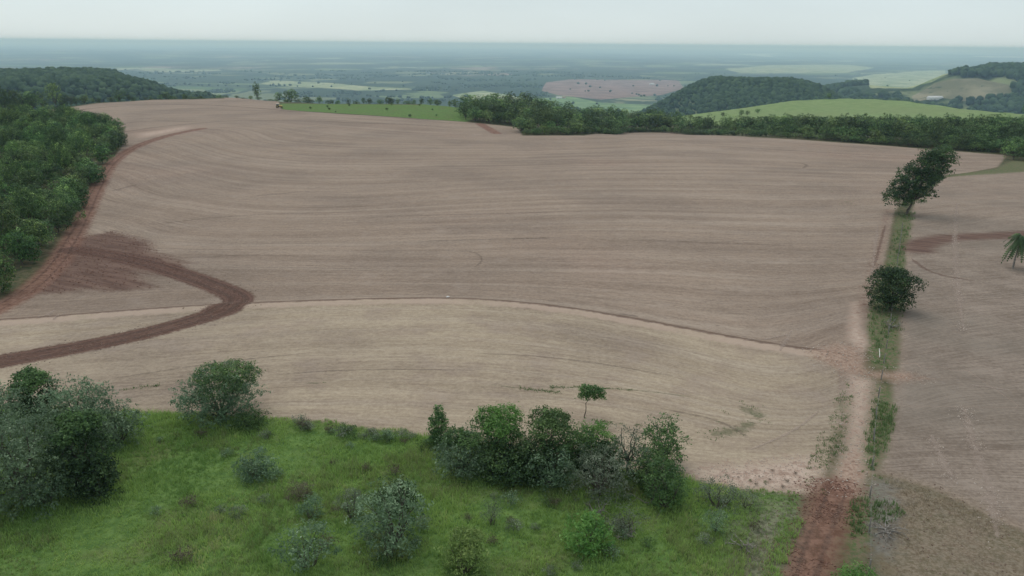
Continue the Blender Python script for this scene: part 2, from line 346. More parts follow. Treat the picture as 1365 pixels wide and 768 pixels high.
    c = lay(c, 'dry', t.mix(t.rng(t.math('ADD', t.math('MULTIPLY', grit, .5), t.math('MULTIPLY', fine, .5)), .40, .60), t.mix(t.rng(n2, .4, .6), (.165, .116, .086), (.152, .119, .076)), (.29, .226, .172)), 2.2, 8.0, .75)
    c = lay(c, 'sand', t.mix(t.rng(en, .38, .62), (.33, .225, .175), (.56, .43, .35)), 1.0, 5.0)
    c = lay(c, 'grey', t.mix(t.rng(grit, .35, .65), (.13, .12, .11), (.27, .25, .24)), .8, 5.0, .5)
    redc = t.mix(t.rng(en, .38, .62), (.135, .066, .046), (.265, .148, .110))
    c = lay(c, 'orange', t.mix(t.rng(grit, .35, .65), (.24, .150, .108), (.42, .290, .225)), .7, 2.6, .85)
    pr = t.math('ADD', t.math('MULTIPLY', x, .90), t.math('MULTIPLY', y, -.43)); qr = t.math('ADD', t.math('MULTIPLY', x, .43), t.math('MULTIPLY', y, .90))
    stn = t.noise(t.vec(t.math('MULTIPLY', pr, .10), t.math('MULTIPLY', qr, .8)), 1.0, 5, .7, 0.0, dims='2D')
    brc = t.mix(t.rng(stn, .36, .62), (.104, .058, .045), (.165, .098, .076))
    c = lay(c, 'brown', brc, .8, 3.0, .92, t.math('ADD', t.math('MULTIPLY', stn, .6), t.math('MULTIPLY', grit, .4)))
    c = lay(c, 'red', redc, .8, 4.2, .9)
    rut = t.noise(t.vec(t.math('MULTIPLY', at_['dark'], 2.6), t.math('MULTIPLY', n2, 2.0)), 1.0, 2, .5, dims='2D')
    darkc = t.mix(t.rng(t.math('ADD', t.math('MULTIPLY', rut, .45), t.math('MULTIPLY', grit, .55)), .38, .62), (.088, .045, .034), (.148, .084, .064))
    c = lay(c, 'dark', darkc, .4, 1.8, .96)
    g1 = t.mix(t.rng(en, .35, .65), (.065, .125, .032), (.145, .225, .062))
    g1 = t.mix(t.rng(n2, .45, .70, 0, .6), g1, (.13, .13, .055))
    pg = t.mix(t.rng(n2, .35, .65), (.165, .232, .088), (.215, .278, .118))
    pg = t.mix(t.rng(t.noise(P, .012, 3, .6), .4, .7, 0, .6), pg, (.20, .235, .11))
    green = t.mix(t.rng(at_['pale_green'], .4, -.4), g1, pg)
    c = lay(c, 'green', green, .5, 2.4)
    c = lay(c, 'scrub', t.mix(t.rng(grit, .40, .60), (.095, .085, .060), (.235, .195, .160)), .9, 5.0, .75)
    h = t.math('ADD', t.math('MULTIPLY', n1, .6), t.math('ADD', t.math('MULTIPLY', s3, .6), t.math('MULTIPLY', grit, .9)))
    return t.surf(c, .95, .08, t.bump(h, .55, .18))

def plain_material():
    t = NT('plain'); P = t.pos()
    w = t.n.new('ShaderNodeTexNoise'); w.inputs['Scale'].default_value = .0012; w.inputs['Detail'].default_value = 3; t.l.new(P, w.inputs['Vector'])
    vm = t.n.new('ShaderNodeVectorMath'); vm.operation = 'MULTIPLY_ADD'; t.l.new(w.outputs['Color'], vm.inputs[0]); vm.inputs[1].default_value = (500, 500, 0); t.l.new(P, vm.inputs[2])
    def vor(scale, feat='F1'):
        v = t.n.new('ShaderNodeTexVoronoi'); v.voronoi_dimensions = '2D'; v.feature = feat; v.inputs['Scale'].default_value = scale; t.l.new(vm.outputs[0], v.inputs['Vector']); return v
    cell = t.sep(vor(.0011).outputs['Color'])[0]
    r = t.n.new('ShaderNodeValToRGB'); t.l.new(cell, r.inputs[0]); r.color_ramp.interpolation = 'CONSTANT'
    stops = [(0, (.018, .034, .015)), (.16, (.100, .155, .055)), (.32, (.022, .042, .018)), (.46, (.160, .205, .085)), (.58, (.045, .080, .030)), (.70, (.36, .37, .22)), (.79, (.022, .042, .018)), (.90, (.29, .21, .16))]
    e = r.color_ramp.elements; e[0].position = 0; e[0].color = (*stops[0][1], 1); e[1].position = stops[1][0]; e[1].color = (*stops[1][1], 1)
    for p, c in stops[2:]: q = e.new(p); q.color = (*c, 1)
    c = r.outputs[0]
    n1 = t.noise(P, .008, 4, .6); n2 = t.noise(P, .0012, 5, .6); n3 = t.noise(P, .05, 3, .6)
    c2 = t.sep(vor(.0026).outputs['Color'])[1]
    c = t.mix(t.rng(c2, .66, .68, 0, .7), c, (.24, .26, .13)); c = t.mix(t.rng(c2, .25, .23, 0, .75), c, (.028, .048, .022))
    c = t.mix(t.rng(n1, .3, .7, 0, .3), c, (.05, .08, .035))
    dark = (.026, .045, .022)
    c = t.mix(t.rng(vor(.0011, 'DISTANCE_TO_EDGE').outputs['Distance'], .03, .012), c, dark)
    wood = t.rng(t.math('ADD', n2, t.math('MULTIPLY', n1, .25)), .60, .64)
    c = t.mix(wood, c, t.mix(t.rng(n3, .35, .65), (.022, .040, .018), (.050, .078, .034)))
    return t.surf(c, .95, .05)
def flat_soil(name, a, b, scale, spots=None):
    t = NT(name); P = t.pos(); c = t.mix(t.rng(t.noise(P, scale, 4, .6), .35, .65), a, b)
    if spots: c = t.mix(t.rng(t.noise(P, scale*3, 3, .5), .63, .68), c, spots)
    return t.surf(c, .95, .05)
M = {'soil': soil_material(), 'plain': plain_material(),
     'bare_far': flat_soil('bare_far', (.17, .105, .088), (.29, .185, .155), .009),
     'pale_far': flat_soil('pale_far', (.17, .22, .095), (.40, .40, .23), .008, (.05, .075, .035)),
     'lime_far': flat_soil('lime_far', (.11, .18, .065), (.20, .28, .11), .008),
     'dun_far': flat_soil('dun_far', (.15, .145, .085), (.28, .245, .16), .010, (.06, .08, .04))}
w_ = NT('lake_water'); M['water'] = w_.surf((.05, .07, .08), .06, .5)

print('layout', time.time()-_t0)
# ------------------------------------------------------------------ ground sheets
def axis_pts(lo, hi, step, far, grow, neg_far=None, neg_grow=None):
    c = list(np.arange(lo, hi+.01, step)); v = hi; d = step
    while v < far: d *= grow; v += d; c.append(v)
    if neg_far is not None:
        v = lo; d = step; n = []
        while v > neg_far: d *= neg_grow; v -= d; n.append(v)
        c = n[::-1]+c
    return np.array(c)
gx = axis_pts(-112, 112, 1.0, 52000, 1.042, -52000, 1.042)
gy = axis_pts(36, 190, 1.0, 62000, 1.021, -6000, 1.35)
GX, GY = np.meshgrid(gx, gy); V2 = np.stack([GX.ravel(), GY.ravel()], 1); nx, ny = len(gx), len(gy)
ii = (np.arange(ny-1)[:, None]*nx+np.arange(nx-1)[None]).ravel()
TRI = np.concatenate([np.stack([ii, ii+1, ii+nx+1], 1), np.stack([ii, ii+nx+1, ii+nx], 1)])
VZ = height(V2[:, 0], V2[:, 1])
VERTS = np.column_stack([V2, VZ])
def split(T, sdf):
    """cut triangles T along sdf == 0; returns (inside, outside)"""
    global VERTS
    used = np.unique(T); s = np.full(len(VERTS), 14.0); s[used] = sdf(VERTS[used, 0], VERTS[used, 1])
    s = np.where(np.abs(s) < 1e-3, 1e-3, s)
    neg = (s[T] < 0); k = neg.sum(1)
    ins, out = [T[k == 3]], [T[k == 0]]
    for cnt, lone_in in ((1, True), (2, False)):
        C = T[k == cnt]
        if not len(C): continue
        lone = np.argmax(neg[k == cnt] == lone_in, axis=1); r = np.arange(len(C))
        a = C[r, lone]; b = C[r, (lone+1) % 3]; c = C[r, (lone+2) % 3]
        E = np.concatenate([np.stack([a, b], 1), np.stack([a, c], 1)])
        key = np.sort(E, 1); uq, inv = np.unique(key, axis=0, return_inverse=True); inv = inv.ravel()
        t = s[uq[:, 0]]/(s[uq[:, 0]]-s[uq[:, 1]])
        N = VERTS[uq[:, 0]]*(1-t)[:, None]+VERTS[uq[:, 1]]*t[:, None]
        base = len(VERTS); VERTS = np.concatenate([VERTS, N]); s = np.concatenate([s, np.zeros(len(N))])
        p = base+inv[:len(C)]; q = base+inv[len(C):]
        lt = np.stack([a, p, q], 1); rest = np.concatenate([np.stack([p, b, c], 1), np.stack([p, c, q], 1)])
        (ins if lone_in else out).append(lt); (out if lone_in else ins).append(rest)
    return np.concatenate(ins), np.concatenate(out)
SHEETS = []
rest = TRI
def cut(name, sdf, mat, label=None):
    global rest
    i, rest = split(rest, sdf); SHEETS.append((name, i, mat, label))
cut('dirt_road', lambda x, y: line_sdf(x, y, L_ROAD, 2.3), 'soil', 'dark freshly graded dirt road bending sharply across the field at left')
cut('dirt_road', lambda x, y: line_sdf(x, y, L_RROAD, 3.0), 'soil', 'dark red earth strip crossing the right-hand field near the palm')
cut('dirt_track', lambda x, y: line_sdf(x, y, L_TRACK, 2.0), 'soil', 'red dirt track along the edge of the left wood')
cut('farm_track', lambda x, y: np.minimum(line_sdf(x, y, L_RTRK, 2.0), poly_b(x, y, P_SANDTRK)), 'soil', 'sandy farm track turning red-brown towards the bottom right')
cut('meadow', lambda x, y: poly_b(x, y, P_MEADOW), 'soil', 'green grassy meadow with shrubs in the foreground')
cut('grass_verge', lambda x, y: np.minimum(np.minimum(poly_b(x, y, P_STRIP), poly_b(x, y, P_STRIP2)), poly_b(x, y, P_FARGRASS)), 'soil', 'narrow green grass verge beside the farm track')
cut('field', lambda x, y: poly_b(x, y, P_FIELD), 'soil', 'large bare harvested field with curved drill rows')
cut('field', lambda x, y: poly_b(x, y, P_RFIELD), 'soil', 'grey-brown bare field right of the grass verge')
cut('pasture', lambda x, y: poly_b(x, y, P_PASTURE), 'soil', 'green rough pasture at the back of the big field')
cut('pasture', lambda x, y: poly_b(x, y, P_LIGHTHILL), 'soil', 'smooth light green pasture hill behind the wood')

def far(name, pts, mat, label): 
    Q = ats(pts); cut(name, lambda x, y: boxed_far(x, y, Q), mat, label)
def boxed_far(x, y, P):
    lo = P.min(0)-2500; hi = P.max(0)+2500; m = (x > lo[0]) & (x < hi[0]) & (y > lo[1]) & (y < hi[1]); o = np.full(x.shape, 3000.0); o[m] = full_poly_sdf(x[m], y[m], P); return o
far('far_field', [(728, 110), (760, 106), (905, 107), (912, 118), (880, 127), (800, 133), (745, 127), (722, 121)], 'bare_far', 'pinkish bare field far below on the plain')
far('far_field', [(345, 112), (365, 107), (430, 110), (500, 116), (560, 119), (480, 121), (400, 116)], 'pale_far', 'long pale straw-coloured field on the plain at left')
far('far_field', [(600, 127), (645, 121), (675, 126), (700, 133), (665, 138), (640, 137)], 'pale_far', 'pale pasture on the plain just above the wood')
far('far_field', [(690, 133), (760, 129), (800, 137), (870, 140), (880, 146), (830, 152), (760, 143), (700, 141)], 'lime_far', 'bright green field on the plain behind the wood')
far('far_field', [(965, 92), (1020, 87), (1120, 86), (1166, 90), (1130, 97), (1050, 98), (985, 97)], 'pale_far', 'pale speckled field on the plain beyond the dark hill')
far('far_field', [(1136, 104), (1165, 99), (1200, 97), (1260, 93), (1275, 97), (1245, 108), (1210, 118), (1160, 118)], 'pale_far', 'pale green pasture on the right-hand far hillside')
far('far_field', [(1230, 118), (1260, 106), (1300, 104), (1345, 112), (1350, 128), (1300, 136), (1240, 132), (1205, 134)], 'dun_far', 'dun pasture on the right-hand far hillside')
far('lake', [(982, 72), (1010, 71.5), (1045, 71), (1022, 73), (1034, 76), (1018, 75.5), (1000, 73.5)], 'water', 'thin bright lake on the plain towards the horizon')
far('lake', [(1290, 75), (1320, 74.5), (1372, 75.5), (1368, 77.5), (1330, 76.6)], 'water', 'faint bright lake at the right end of the horizon')
SHEETS.append(('ground', rest, 'plain', 'wooded slopes and hazy patchwork plain reaching the horizon'))
# base earth around the near fields takes the soil material; far land the plain's
near_tri = rest[(np.abs(VERTS[rest][:, :, 0]).max(1) < 420) & (VERTS[rest][:, :, 1].max(1) < 640) & (VERTS[rest][:, :, 1].min(1) > -60)]
ATT = attributes(VERTS[:, 0], VERTS[:, 1])
def mesh_from(name, v, f, mats, parent=None, link=True):
    me = bpy.data.meshes.new(name); k = f.shape[1]
    me.vertices.add(len(v)); me.vertices.foreach_set('co', np.ascontiguousarray(v, np.float32).ravel())
    me.loops.add(f.size); me.loops.foreach_set('vertex_index', np.ascontiguousarray(f, np.int32).ravel())
    me.polygons.add(len(f)); me.polygons.foreach_set('loop_start', np.arange(0, f.size, k, dtype=np.int32)); me.polygons.foreach_set('loop_total', np.full(len(f), k, np.int32))
    me.update(calc_edges=True)
    for m in mats if isinstance(mats, list) else [mats]: me.materials.append(m)
    return me
def tag(o, label=None, cat=None, group=None, kind=None):
    for k, v in (('label', label), ('category', cat), ('group', group), ('kind', kind)):
        if v: o[k] = v
    return o
def obj(name, me, parent=None):
    o = bpy.data.objects.new(name, me); col.objects.link(o)
    if parent is not None: o.parent = parent
    return o
NEARBOX = lambda c: (np.abs(c[:, 0]) < 420) & (c[:, 1] < 640) & (c[:, 1] > -60) & (c[:, 2] > -40)
for name, T, mat, label in SHEETS:
    if not len(T): continue
    uq, inv = np.unique(T, return_inverse=True); f = inv.reshape(T.shape); v = VERTS[uq]
    me = mesh_from(name, v, f, [M[mat]] + ([M['soil']] if name == 'ground' else []))
    me.polygons.foreach_set('use_smooth', np.ones(len(f), bool))
    if name == 'ground':
        c = v[f].mean(1); me.polygons.foreach_set('material_index', NEARBOX(c).astype(np.int32))
    if mat == 'soil' or name == 'ground':
        for k, a in ATT.items():
            d = me.attributes.new(k, 'FLOAT', 'POINT'); d.data.foreach_set('value', np.ascontiguousarray(a[uq], np.float32))
    tag(obj(name, me), label, None, None, 'structure')

# ------------------------------------------------------------------ haze: one even volume of air round the whole land
zlo = float(VERTS[:, 2].min())-1.0; zhi = 62.0
hx = 51500; hv = np.array([(x, y, z) for z in (zlo, zhi) for x, y in ((-hx, -5800), (hx, -5800), (hx, 61500), (-hx, 61500))], float)
hf = np.array([(3, 2, 1, 0), (4, 5, 6, 7), (0, 1, 5, 4), (1, 2, 6, 5), (2, 3, 7, 6), (3, 0, 4, 7)])
hm = NT('haze'); pv = hm.n.new('ShaderNodeVolumePrincipled'); pv.inputs['Color'].default_value = (.56, .78, 1.0, 1); pv.inputs['Absorption Color'].default_value = (.45, .7, 1, 1); pv.inputs['Density'].default_value = 0.95e-4; pv.inputs['Anisotropy'].default_value = .2
pv.inputs['Density Attribute'].default_value = ''
try: hm.m.cycles.homogeneous_volume = True
except Exception: pass
hm.l.new(pv.outputs[0], hm.out.inputs['Volume'])
tag(obj('haze', mesh_from('haze', hv, hf, hm.m)), 'pale blue haze in the air over the plain', None, None, 'stuff')
print('terrain', time.time()-_t0, len(TRI), len(VERTS))
# ------------------------------------------------------------------ foliage materials
def leaf_material(name, a, b, c=None, trans=.40, rough=.55, spec=.25, jitter=.35):
    t = NT(name); tv = t.attr('tint'); oi = t.n.new('ShaderNodeObjectInfo')
    colr = t.mix(t.rng(tv, .05, .95, smooth=False), a, b)
    if c: colr = t.mix(t.rng(tv, .86, 1.0), colr, c)
    hs = t.n.new('ShaderNodeHueSaturation'); hs.inputs['Saturation'].default_value = .94; t.l.new(colr, hs.inputs['Color'])
    t.put(hs.inputs['Value'], t.rng(oi.outputs['Random'], 0, 1, 1-jitter, 1+jitter*.8, smooth=False))
    t.put(hs.inputs['Hue'], t.rng(t.math('FRACT', t.math('MULTIPLY', oi.outputs['Random'], 7.3)), 0, 1, (.478 if jitter > .3 else .49), (.522 if jitter > .3 else .51), smooth=False))
    return t.surf(hs.outputs[0], rough, spec, trans=trans)
LEAF = {
    'forest': leaf_material('leaf_forest', (0.024, 0.064, 0.017), (0.168, 0.293, 0.067), (0.324, 0.471, 0.129), jitter=.5, trans=.25),
    'wood': leaf_material('leaf_wood', (0.037, 0.080, 0.023), (0.175, 0.279, 0.073), (0.263, 0.384, 0.099), jitter=.5, trans=.25),
    'dark': leaf_material('leaf_dark', (0.025, 0.054, 0.020), (0.083, 0.152, 0.048), (0.134, 0.226, 0.067), jitter=.15),
    'mid': leaf_material('leaf_mid', (0.046, 0.099, 0.029), (0.161, 0.275, 0.076), (0.228, 0.361, 0.109), jitter=.15),
    'bright': leaf_material('leaf_bright', (0.073, 0.187, 0.030), (0.203, 0.382, 0.074), (0.260, 0.455, 0.106), jitter=.08),
    'yellow': leaf_material('leaf_yellow', (0.120, 0.187, 0.041), (0.307, 0.397, 0.103), (0.390, 0.466, 0.138), jitter=.08),
    'silver': leaf_material('leaf_silver', (0.076, 0.140, 0.066), (0.228, 0.338, 0.178), (0.352, 0.476, 0.279), rough=.45, spec=.35, jitter=.15),
    'grey': leaf_material('leaf_grey', (0.100, 0.129, 0.079), (0.245, 0.284, 0.187), (0.363, 0.398, 0.285), jitter=.12),
    'brown': leaf_material('leaf_brown', (0.091, 0.074, 0.049), (0.214, 0.181, 0.116), jitter=.12)}
def bark_material(name, a, b):
    t = NT(name); P = t.pos(); return t.surf(t.mix(t.rng(t.noise(P, 3.0, 4, .6), .35, .65), a, b), .9, .1)
BARK = bark_material('bark', (.060, .048, .038), (.150, .128, .105)); PALEBARK = bark_material('pale_bark', (.17, .15, .13), (.33, .30, .27))
GRASS = {'tussock': leaf_material('blade_tussock', (.14, .19, .06), (.30, .36, .13), (.44, .42, .22), jitter=.0, trans=.45),
         'grass': leaf_material('blade_green', (0.146, 0.288, 0.057), (0.386, 0.568, 0.136), (0.566, 0.559, 0.231), jitter=.0, trans=.45),
         'verge': leaf_material('blade_verge', (0.083, 0.149, 0.043), (0.194, 0.276, 0.094), (0.359, 0.344, 0.157), jitter=.0, trans=.45),
         'dry': leaf_material('blade_dry', (0.195, 0.150, 0.085), (0.429, 0.345, 0.227), (0.520, 0.442, 0.325), jitter=.0, trans=.2)}

# ------------------------------------------------------------------ plant geometry
def norm(v): return v/(np.linalg.norm(v, axis=-1, keepdims=True)+1e-9)
def leaf_cloud(rs, lobes, clumps, per, leaf, wid=.5, sig=.30, up=.35, shell=(.72, 1.05), low=-.55):
    """leaf-sized faces gathered in clumps over lobes (cx, cy, cz, rx, ry, rz)"""
    VV, TT = [], []
    lobes = np.asarray(lobes, float)
    area = lobes[:, 3]*lobes[:, 5]; area = area/area.sum()
    for lb, w in zip(lobes, area):
        n = max(4, int(clumps*w)); d = norm(rs.normal(size=(n*3, 3))); d = d[d[:, 2] > low][:n]; n = len(d)
        cen = lb[:3]+d*lb[3:]*rs.uniform(shell[0], shell[1], (n, 1))
        tc_ = np.clip(rs.normal(.45, .17, n)+rs.normal(0, .17), 0, 1)
        k = rs.integers(int(per*.6), int(per*1.5), n)
        idx = np.repeat(np.arange(n), k); m = len(idx)
        p = cen[idx]+rs.normal(size=(m, 3))*sig*np.array([1, 1, .7])
        nrm = norm(d[idx]*.55+np.array([0, 0, up])+rs.normal(size=(m, 3))*.55)
        t = norm(np.cross(nrm, rs.normal(size=(m, 3)))); b = np.cross(nrm, t)
        L = leaf*rs.uniform(.6, 1.3, (m, 1)); W = L*wid
        VV.append(np.stack([p-t*L/2, p+b*W/2, p+t*L/2, p-b*W/2], 1).reshape(-1, 3))
        TT.append(np.repeat(np.clip(tc_[idx]+rs.normal(0, .18, m), 0, 1), 4))
    v = np.concatenate(VV); return v, np.arange(len(v)).reshape(-1, 4), np.concatenate(TT)
def crown_mesh(name, cloud, mat):
    v, f, tt = cloud; me = mesh_from(name, v, f, mat)
    a = me.attributes.new('tint', 'FLOAT', 'POINT'); a.data.foreach_set('value', tt.astype(np.float32)); return me
def tubes(paths, sides=6):
    """paths: list of (points Nx3, radii N) -> one welded-looking set of tapered tubes"""
    VV, FF, o = [], [], 0
    for P, r in paths:
        P = np.asarray(P, float); r = np.asarray(r, float); n = len(P)
        tg = norm(np.gradient(P, axis=0)); ref = np.where(np.abs(tg[:, 2:3]) > .9, np.array([[1.0, 0, 0]]), np.array([[0, 0, 1.0]]))
        a = norm(np.cross(tg, ref)); b = np.cross(tg, a); th = np.arange(sides)/sides*2*math.pi
        ring = P[:, None]+(a[:, None]*np.cos(th)[None, :, None]+b[:, None]*np.sin(th)[None, :, None])*r[:, None, None]
        VV.append(ring.reshape(-1, 3))
        for i in range(n-1):
            for j in range(sides):
                j2 = (j+1) % sides; FF.append((o+i*sides+j, o+i*sides+j2, o+(i+1)*sides+j2, o+(i+1)*sides+j))
        o += n*sides
    return np.concatenate(VV), np.array(FF)
def limb(rs, a, b, r0, r1, n=6, bend=.12):
    a = np.asarray(a, float); b = np.asarray(b, float); t = np.linspace(0, 1, n)[:, None]; L = np.linalg.norm(b-a)
    off = rs.normal(size=3)*bend*L; P = a+(b-a)*t+np.sin(t*math.pi)*off*.6; P[1:-1] += rs.normal(size=(n-2, 3))*L*.025
    return P, np.linspace(r0, r1, n)
def trunk_mesh(rs, lobes, h_fork, r0, mat=None, stems=1, root=-.25):
    lobes = np.asarray(lobes, float); paths = []
    if stems == 1:
        top = np.array([lobes[:, 0].mean()*.4, lobes[:, 1].mean()*.4, h_fork]); paths.append(limb(rs, (0, 0, root), top, r0*1.15, r0*.75, 7, .05))
        for lb in lobes: paths.append(limb(rs, top, lb[:3]+np.array([0, 0, lb[5]*.3]), r0*.6, r0*.12))
    else:
        for i, lb in enumerate(lobes):
            a = rs.normal(0, .12, 3)*np.array([1, 1, 0])+np.array([0, 0, root]); paths.append(limb(rs, a, lb[:3]+np.array([0, 0, lb[5]*.4]), r0*rs.uniform(.5, .9), r0*.12))
    v, f = tubes(paths); me = mesh_from('trunk', v, f, mat or BARK); me.polygons.foreach_set('use_smooth', np.ones(len(f), bool)); return me
def lobes_round(rs, w, h, n, base=.25, flatten=.8, spread=.62, depth=1.0):
    """n lobes filling a rounded crown w wide, reaching from base*h to h"""
    out = []; cz = h*(base+1)/2; rz = h*(1-base)/2; g = math.pi*(3-math.sqrt(5))
    for i in range(n):
        u = (i+.5)/n; th = g*i+rs.uniform(-.4, .4); zz = 1-2*u*.9; rr = math.sqrt(max(0, 1-zz*zz))*spread
        r = w*rs.uniform(.20, .30)
        out.append((math.cos(th)*rr*w*.5, math.sin(th)*rr*w*.5*depth, cz+zz*rz*spread*rs.uniform(.8, 1.05), r, r*depth, r*flatten))
    return np.array(out)
def plant(name, label, cat, group, loc, me_trunk, me_crown, rz=0.0, scale=1.0, parts=('trunk', 'crown')):
    e = bpy.data.objects.new(name, None); e.empty_display_size = .5; col.objects.link(e); e.location = loc; e.rotation_euler = (0, 0, rz)
    e.scale = (scale,)*3 if np.isscalar(scale) else scale
    tag(e, label, cat, group)
    if me_trunk is not None: obj(parts[0], me_trunk, e)
    if me_crown is not None: obj(parts[1], me_crown, e)
    return e

# ------------------------------------------------------------------ woods: tree variants shared by the copies
def forest_variant(seed, style, w, h, nl, base, leaves, leaf=.34, lowfol=-.35):
    rs = np.random.default_rng(seed); lb = lobes_round(rs, w, h, nl, base, .92, .62)
    lb[:, 2] += rs.uniform(-.06, .06, nl)*h
    cr = crown_mesh('crown', leaf_cloud(rs, lb, leaves/14, 14, leaf, .6, .30, .45, (.80, 1.05), lowfol), LEAF[style])
    tr = trunk_mesh(rs, lb, h*(base+.08), .17)
    return tr, cr, w, h
FV = [forest_variant(100+i, 'forest', w, h, nl, b, 3600) for i, (w, h, nl, b) in enumerate([(8, 9, 7, .16), (7, 10, 6, .2), (9, 8.5, 8, .15), (6.5, 9.5, 6, .15), (8.5, 10.5, 7, .2), (7.5, 8, 6, .12)])]
FE = [forest_variant(120+i, 'forest', w, h, nl, b, 3400, lowfol=-.9) for i, (w, h, nl, b) in enumerate([(7, 7.5, 9, .04), (6, 6, 8, .02), (8, 8, 10, .05)])]
WV = [forest_variant(140+i, 'wood', w, h, nl, b, 2700, .42, -.7) for i, (w, h, nl, b) in enumerate([(9, 9.5, 10, .06), (8, 11, 10, .08), (10, 9, 11, .05), (7.5, 10, 9, .08), (9, 12, 11, .1)])]
WE = [forest_variant(160+i, 'wood', w, h, nl, b, 2400, .42, -.9) for i, (w, h, nl, b) in enumerate([(8, 8, 9, .03), (7, 6.5, 8, .02), (9, 8.5, 9, .05)])]
def in_view(p, m=20):
    q = np.asarray(p)-CAM; z = q@Fv; px = PW/2+FPX*(q@Rv)/z; py = PH/2-FPX*(q@Uv)/z; return px, py, z
def scatter(poly, step, rs, jit=.38):
    lo = poly.min(0); hi = poly.max(0); X, Y = np.meshgrid(np.arange(lo[0], hi[0], step), np.arange(lo[1], hi[1], step*.9))
    X = X+(np.arange(X.shape[0])%2)[:, None]*step/2; X = X.ravel()+rs.uniform(-jit, jit, X.size)*step; Y = Y.ravel()+rs.uniform(-jit, jit, Y.size)*step
    s = full_poly_sdf(X, Y, poly); m = s < 0; return X[m], Y[m], -s[m]
def seen_only(items, keep):
    """drop trees wholly hidden behind nearer ones; items: dict(x, y, z, h, w)"""
    items.sort(key=lambda t: t['y']**2+t['x']**2); hor = np.full(2000, 1e4); out = []
    for t in items:
        px, py, z = in_view((t['x'], t['y'], t['z']+t['h'])); bx, by, _ = in_view((t['x'], t['y'], t['z']))
        hw = t['w']*.5*FPX/z
        if px+hw < -45 or px-hw > PW+45: continue
        a = int(np.clip(px-hw*.8+300, 0, 1999)); b = int(np.clip(px+hw*.8+300, a+1, 2000))
        vis = np.clip(hor[a:b]-py, 0, max(by-py, 1)).mean()
        if vis > 1.0:
            t['vis'] = vis*hw; out.append(t)
        c = (a+b)//2; q = max(1, (b-a)//2); hor[a:b] = np.minimum(hor[a:b], py+.25*(by-py)*(np.abs(np.arange(a, b)-c)/q)+.10*(by-py))
    out.sort(key=lambda t: -t['vis']); return out[:keep]
def plant_wood(items, V, E, name, lab, cat, group, rs):
    for t in items:
        var = (E if t['e'] else V)[t['k']]
        s = t['h']/var[3]; sw = t['w']/var[2]
        plant(name, lab(t), cat, group, (t['x'], t['y'], t['z']-.1), var[0], var[1], rs.uniform(0, 6.28), (sw, sw, s))
rs = np.random.default_rng(21)
P_LWOOD = ats([(158, 176), (160, 194), (142, 214), (120, 250), (102, 290), (88, 318), (66, 352), (34, 376), (0, 392), (-90, 430), (-140, 330), (-140, 220), (-100, 178), (20, 170), (110, 166)])
X, Y, S = scatter(P_LWOOD, 6.5, rs); Z = height(X, Y); items = []
for x, y, z, s in zip(X, Y, Z, S):
    e = s < 4.5; k = int(rs.integers(0, 3 if e else 6)); hh = rs.uniform(5.0, 7.0) if e else rs.uniform(5.5, 11.5)
    items.append(dict(x=x, y=y, z=z, h=hh, w=rs.uniform(5.0, 7.0) if e else rs.uniform(5.0, 7.4), e=e, k=k))
items = seen_only(items, 290); print('left wood', len(items))
def llab(t):
    D = math.hypot(t['x'], t['y']); zone = 'near lower end' if D < 160 else 'middle' if D < 235 else 'far upper end'
    size = 'tall' if t['h'] > 9.5 else 'round-crowned' if t['h'] > 7.5 else 'short'
    return ('low leafy tree at the track edge, %s of the left wood' if t['e'] else size+' green tree packed inside the %s of the left wood') % zone
plant_wood(items, FV, FE, 'forest_tree', llab, 'tree', 'trees of the left wood', rs)
P_RWOOD = np.vstack([ats([(612, 160), (622, 162), (690, 169), (696, 179), (780, 179.5), (830, 175), (900, 175), (1000, 181), (1100, 187), (1200, 194), (1335, 203.5), (1352, 216), (1420, 212), (1500, 215)]),
    np.array([(330, 420), (480, 640), (400, 640), (350, 535), (280, 470), (235, 435), (190, 420), (150, 410), (120, 440), (95, 520), (60, 555), (0, 560), (-25, 480)])])
X, Y, S = scatter(P_RWOOD, 6.0, rs); Z = height(X, Y); items = []
for x, y, z, s in zip(X, Y, Z, S):
    e = s < 6.0 and y < 400; k = int(rs.integers(0, 3 if e else 5)); hh = rs.uniform(5.5, 7.5) if e else rs.uniform(7.5, 11.5)
    items.append(dict(x=x, y=y, z=z, h=hh, w=rs.uniform(7, 9) if e else rs.uniform(7.0, 11), e=e, k=k))
items = seen_only(items, 300); print('right wood', len(items))
def rlab(t):
    px = in_view((t['x'], t['y'], t['z']))[0]; size = 'tall' if t['h'] > 10 else 'mid-sized'
    zone = 'broad wood beyond the red bank' if px < 800 else 'tree belt left of the light green hill' if px < 960 else 'tree belt in front of the light green hill' if px < 1200 else 'wood at the far right behind the field'
    return ('low tree on front edge of the ' if t['e'] else size+' green tree in the ')+zone
plant_wood(items, WV, WE, 'woodland_tree', rlab, 'tree', 'trees of the wood behind the field', rs)

